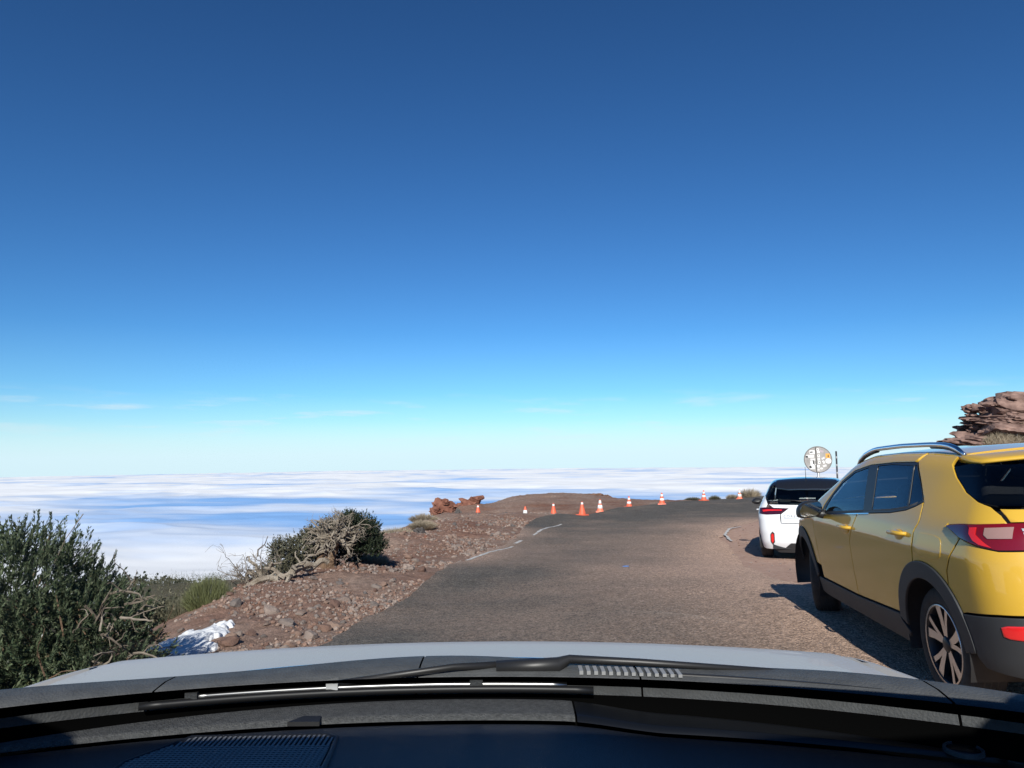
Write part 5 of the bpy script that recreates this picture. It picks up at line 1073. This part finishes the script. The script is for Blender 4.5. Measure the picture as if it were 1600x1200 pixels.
# cowl in five pieces with seams between them
seams = [.84, .455, .075, -.275, -.665, -.84]
for i in range(5):
    y1, y0 = seams[i] - .0015, seams[i + 1] + .0015
    def cw(U, T, y0=y0, y1=y1):
        y = y0 + (y1 - y0) * (U + 1) / 2; pr = np.array([(-.004, -.012), (.0, .004), (.012, .012), (.05, .016), (.09, .015), (.118, .009), (.128, -.006), (.132, -.03)]); k = T * 7
        dx = np.interp(k, range(8), pr[:, 0]); dz = np.interp(k, range(8), pr[:, 1]); wob = .006 * np.sin(y * 9 + 1) * (dx / .13)
        return XB(y) + dx * (1 - .12 * np.abs(y)), y, ZB(y) + dz + wob
    sheet('cowl_panel', cw, 17, 8, M_COWL)
# gutter below the bonnet edge
sheet('scuttle', lambda U, T: (XB(.8 * U) + .10 + .35 * T, .8 * U, ZB(.8 * U) - .018 - .07 * T), 17, 3, M_BLK)
# wipers
def curve_pts(ya, yb, n, dx, dz): return [(float(XB(y)) + dx, y, float(ZB(y)) + dz) for y in np.linspace(ya, yb, n)]
wp = empty('wiper', (float(XB(.1)), .1, float(ZB(.1)))); wp.parent = root
def wpart(mb, name, m, par=None, sm=True): mb.v = [(x - wp.location.x, y - wp.location.y, z - wp.location.z) for x, y, z in mb.v]; return mb.build(name, m, par or wp, sm)
mb = MB(); mb.tube(curve_pts(.40, -.16, 24, -.016, .006), .0045, 6); wpart(mb, 'blade_rail', mat('wiper_steel', (.45, .45, .45), .3, metal=1))
mb = MB(); mb.tube(curve_pts(.46, -.2, 24, -.020, .000), .006, 6); wpart(mb, 'rubber', M_BLK)
for yy, w_, m_ in ((.395, .018, M_COWL), (.20, .018, M_WH), (-.02, .02, M_COWL)):
    q = curve_pts(yy, yy, 1, -.016, .009)[0]; mb = MB(); mb.box(q, (.012, w_, .009)); wpart(mb, 'clip', m_, None, False)
mb = MB(); mb.tube([(float(XB(.2)) - .016, .2, float(ZB(.2)) + .012), (float(XB(.0)) + .02, .02, float(ZB(0)) + .022), (float(XB(-.1)) + .07, -.12, float(ZB(0)) + .014)], [.005, .006, .008], 6); wpart(mb, 'arm', M_BLK)
wp = empty('wiper', (float(XB(-.2)), -.2, float(ZB(-.2)))); wp.parent = root
mb = MB(); mb.tube([(float(XB(-.10)) + .035, -.05, float(ZB(0)) + .018), (float(XB(-.16)) + .04, -.15, float(ZB(0)) + .020), (float(XB(-.2)) + .06, -.17, float(ZB(0)) + .026), (float(XB(-.3)) + .065, -.28, float(ZB(0)) + .024), (float(XB(-.4)) + .05, -.50, float(ZB(-.5)) + .012)], [.010, .013, .007, .006, .004], 8); wpart(mb, 'arm', M_BLK)
mb = MB(); mb.tube(curve_pts(-.30, -.60, 16, .03, .012), .004, 6); wpart(mb, 'rubber', M_BLK)
for k in range(14):
    y = -.185 - .0115 * k; mb = MB(); mb.box((float(XB(y)) + .028, y, float(ZB(y)) + .016), (.03, .006, .006 - .0001 * k)); mb.build('vent_slat', mat('slat_pale', (.27, .275, .28), .5), root)
mb = MB(); mb.tube([(q_[0] - .004, q_[1], q_[2] + .006) for q_ in H.tp(*[(float(XB(y)) + .146, y) for y in np.linspace(-.70, .70, 29)])], .0042, 6); mb.build('bonnet_edge_glint', M_CHROME, root, True)  # added chrome bead stands in for sun glint along the bonnet's rear edge
# dashboard
XD = lambda y: 1.088 - .14 * (y / .72) ** 2                                # seam between the lit front strip and the main pad
ZD = lambda x, y: ZC - .378 + .004 * np.sin(x * 6) - .012 * sstep(-.14, -.30, y)
dash = sheet('dashboard', lambda U, T: (.30 + (XD(.80 * U) - .30) * T, .80 * U, ZD(.30 + (XD(.8 * U) - .3) * T, .8 * U) - .30 * (1 - np.clip(T / .28, 0, 1)) ** 2 - .006 * np.clip((T - .985) / .015, 0, 1)), 41, 40, M_DASH)
YS = -.20
def strip(y0, y1, skew):
    def f(U, T):
        y = y0 + (y1 - y0) * (U + 1) / 2 + skew * (T - .5); x = XD(y) + .003 + (XB(y) - .030 - XD(y)) * T
        return x, y, ZD(x, y) + .004 - .006 * (1 - np.clip(T / .06, 0, 1)) - .02 * np.clip((T - .9) / .1, 0, 1)
    return f
sheet('defroster_strip', strip(-.165, .80, 0), 61, 12, M_PAD, dash)
sheet('defroster_painted_shade', strip(-.80, -.168, 0), 41, 12, M_SHADE_LENS, dash)  # darker plastic paints in the shade that ends the sunlit strip
mb = MB(); q = (float(XD(.21)), .215, float(ZD(np.array(1.0), np.array(.21)))); mb.add([(q[0] - .004, .24, q[2] + .001), (q[0] - .004, .195, q[2] + .001), (q[0] + .014, .197, q[2] + .004), (q[0] + .014, .222, q[2] + .004), (q[0] - .004, .24, q[2] + .007), (q[0] - .004, .195, q[2] + .007), (q[0] + .014, .197, q[2] + .009), (q[0] + .014, .222, q[2] + .009)], [(4, 5, 6, 7), (0, 1, 5, 4), (1, 2, 6, 5), (2, 3, 7, 6), (3, 0, 4, 7)]); mb.build('vent_tab', M_BLK, dash)
# speaker grille: woven lattice in a bevelled surround
gp = [(1.032, .355), (1.036, .175), (1.026, .162), (.98, .158), (.80, .15), (.78, .36), (.86, .405), (.95, .405)]
zg = float(ZD(np.array(.9), np.array(.25))) + .003; spk = empty('speaker', (.88, .27, zg)); spk.parent = dash
n = len(gp); cen = np.mean(gp, 0); rim_ = lambda k, z: [(c_[0] + (q[0] - c_[0]) * k - .88, c_[1] + (q[1] - c_[1]) * k - .27, z) for q in gp for c_ in [cen]]
mk('surround', rim_(1.05, -.004) + rim_(1.03, .003) + rim_(1.0, .003) + rim_(.985, -.001), [(i + j * n, (i + 1) % n + j * n, (i + 1) % n + (j + 1) * n, i + (j + 1) * n) for j in range(3) for i in range(n)], M_DASH, spk, True)
mk('speaker_well', rim_(.99, -.0015), [tuple(range(n))], M_FRIT, spk)
mb = MB(); GPp = [(float(cen[0] + (q[0] - cen[0]) * .98), float(cen[1] + (q[1] - cen[1]) * .98)) for q in gp]
def span(fix, ax):
    hits = []
    for i in range(n):
        a, b = GPp[i], GPp[(i + 1) % n]
        if (a[ax] - fix) * (b[ax] - fix) < 0: t = (fix - a[ax]) / (b[ax] - a[ax]); hits.append(a[1 - ax] + (b[1 - ax] - a[1 - ax]) * t)
    return (min(hits), max(hits)) if len(hits) > 1 else None
for y in np.arange(.145, .41, .0066):
    sp_ = span(y, 1)
    if sp_: mb.box(((sp_[0] + sp_[1]) / 2 - .88, y - .27, .0012), (sp_[1] - sp_[0], .0030, .0022))
for x in np.arange(.755, 1.0, .0060):
    sp_ = span(x, 0)
    if sp_: mb.box((x - .88, (sp_[0] + sp_[1]) / 2 - .27, .0016), (.0028, sp_[1] - sp_[0], .0022))
o = mb.build('grille_mesh', mat('grille_grey', (.20, .203, .206), .5), spk); tag(o, kind='stuff')
# round light sensor
sx, sy = .985, -.655; sn = empty('light_sensor', (sx, sy, float(ZD(np.array(sx), np.array(sy))) + .006)); sn.parent = dash
mb = MB(); mb.lathe([(.024, -.002), (.0235, .003), (.021, .004), (.0195, .001)], 28); mb.build('ring', M_COWL, sn, True)
mb = MB(); mb.lathe([(.019, -.001), (.018, .002), (.010, .004), (.0005, .0045)], 28); mb.build('lens', M_SHADE_LENS, sn, True)
# fascia and bulkhead close the cabin in front
sheet('bulkhead', lambda U, T: (XB(.84 * U) + .004 - .045 * np.clip(T * 5, 0, 1), .84 * U, ZB(.84 * U) - .001 - .03 * np.clip(T * 5, 0, 1) - .35 * T), 33, 12, M_FRIT)
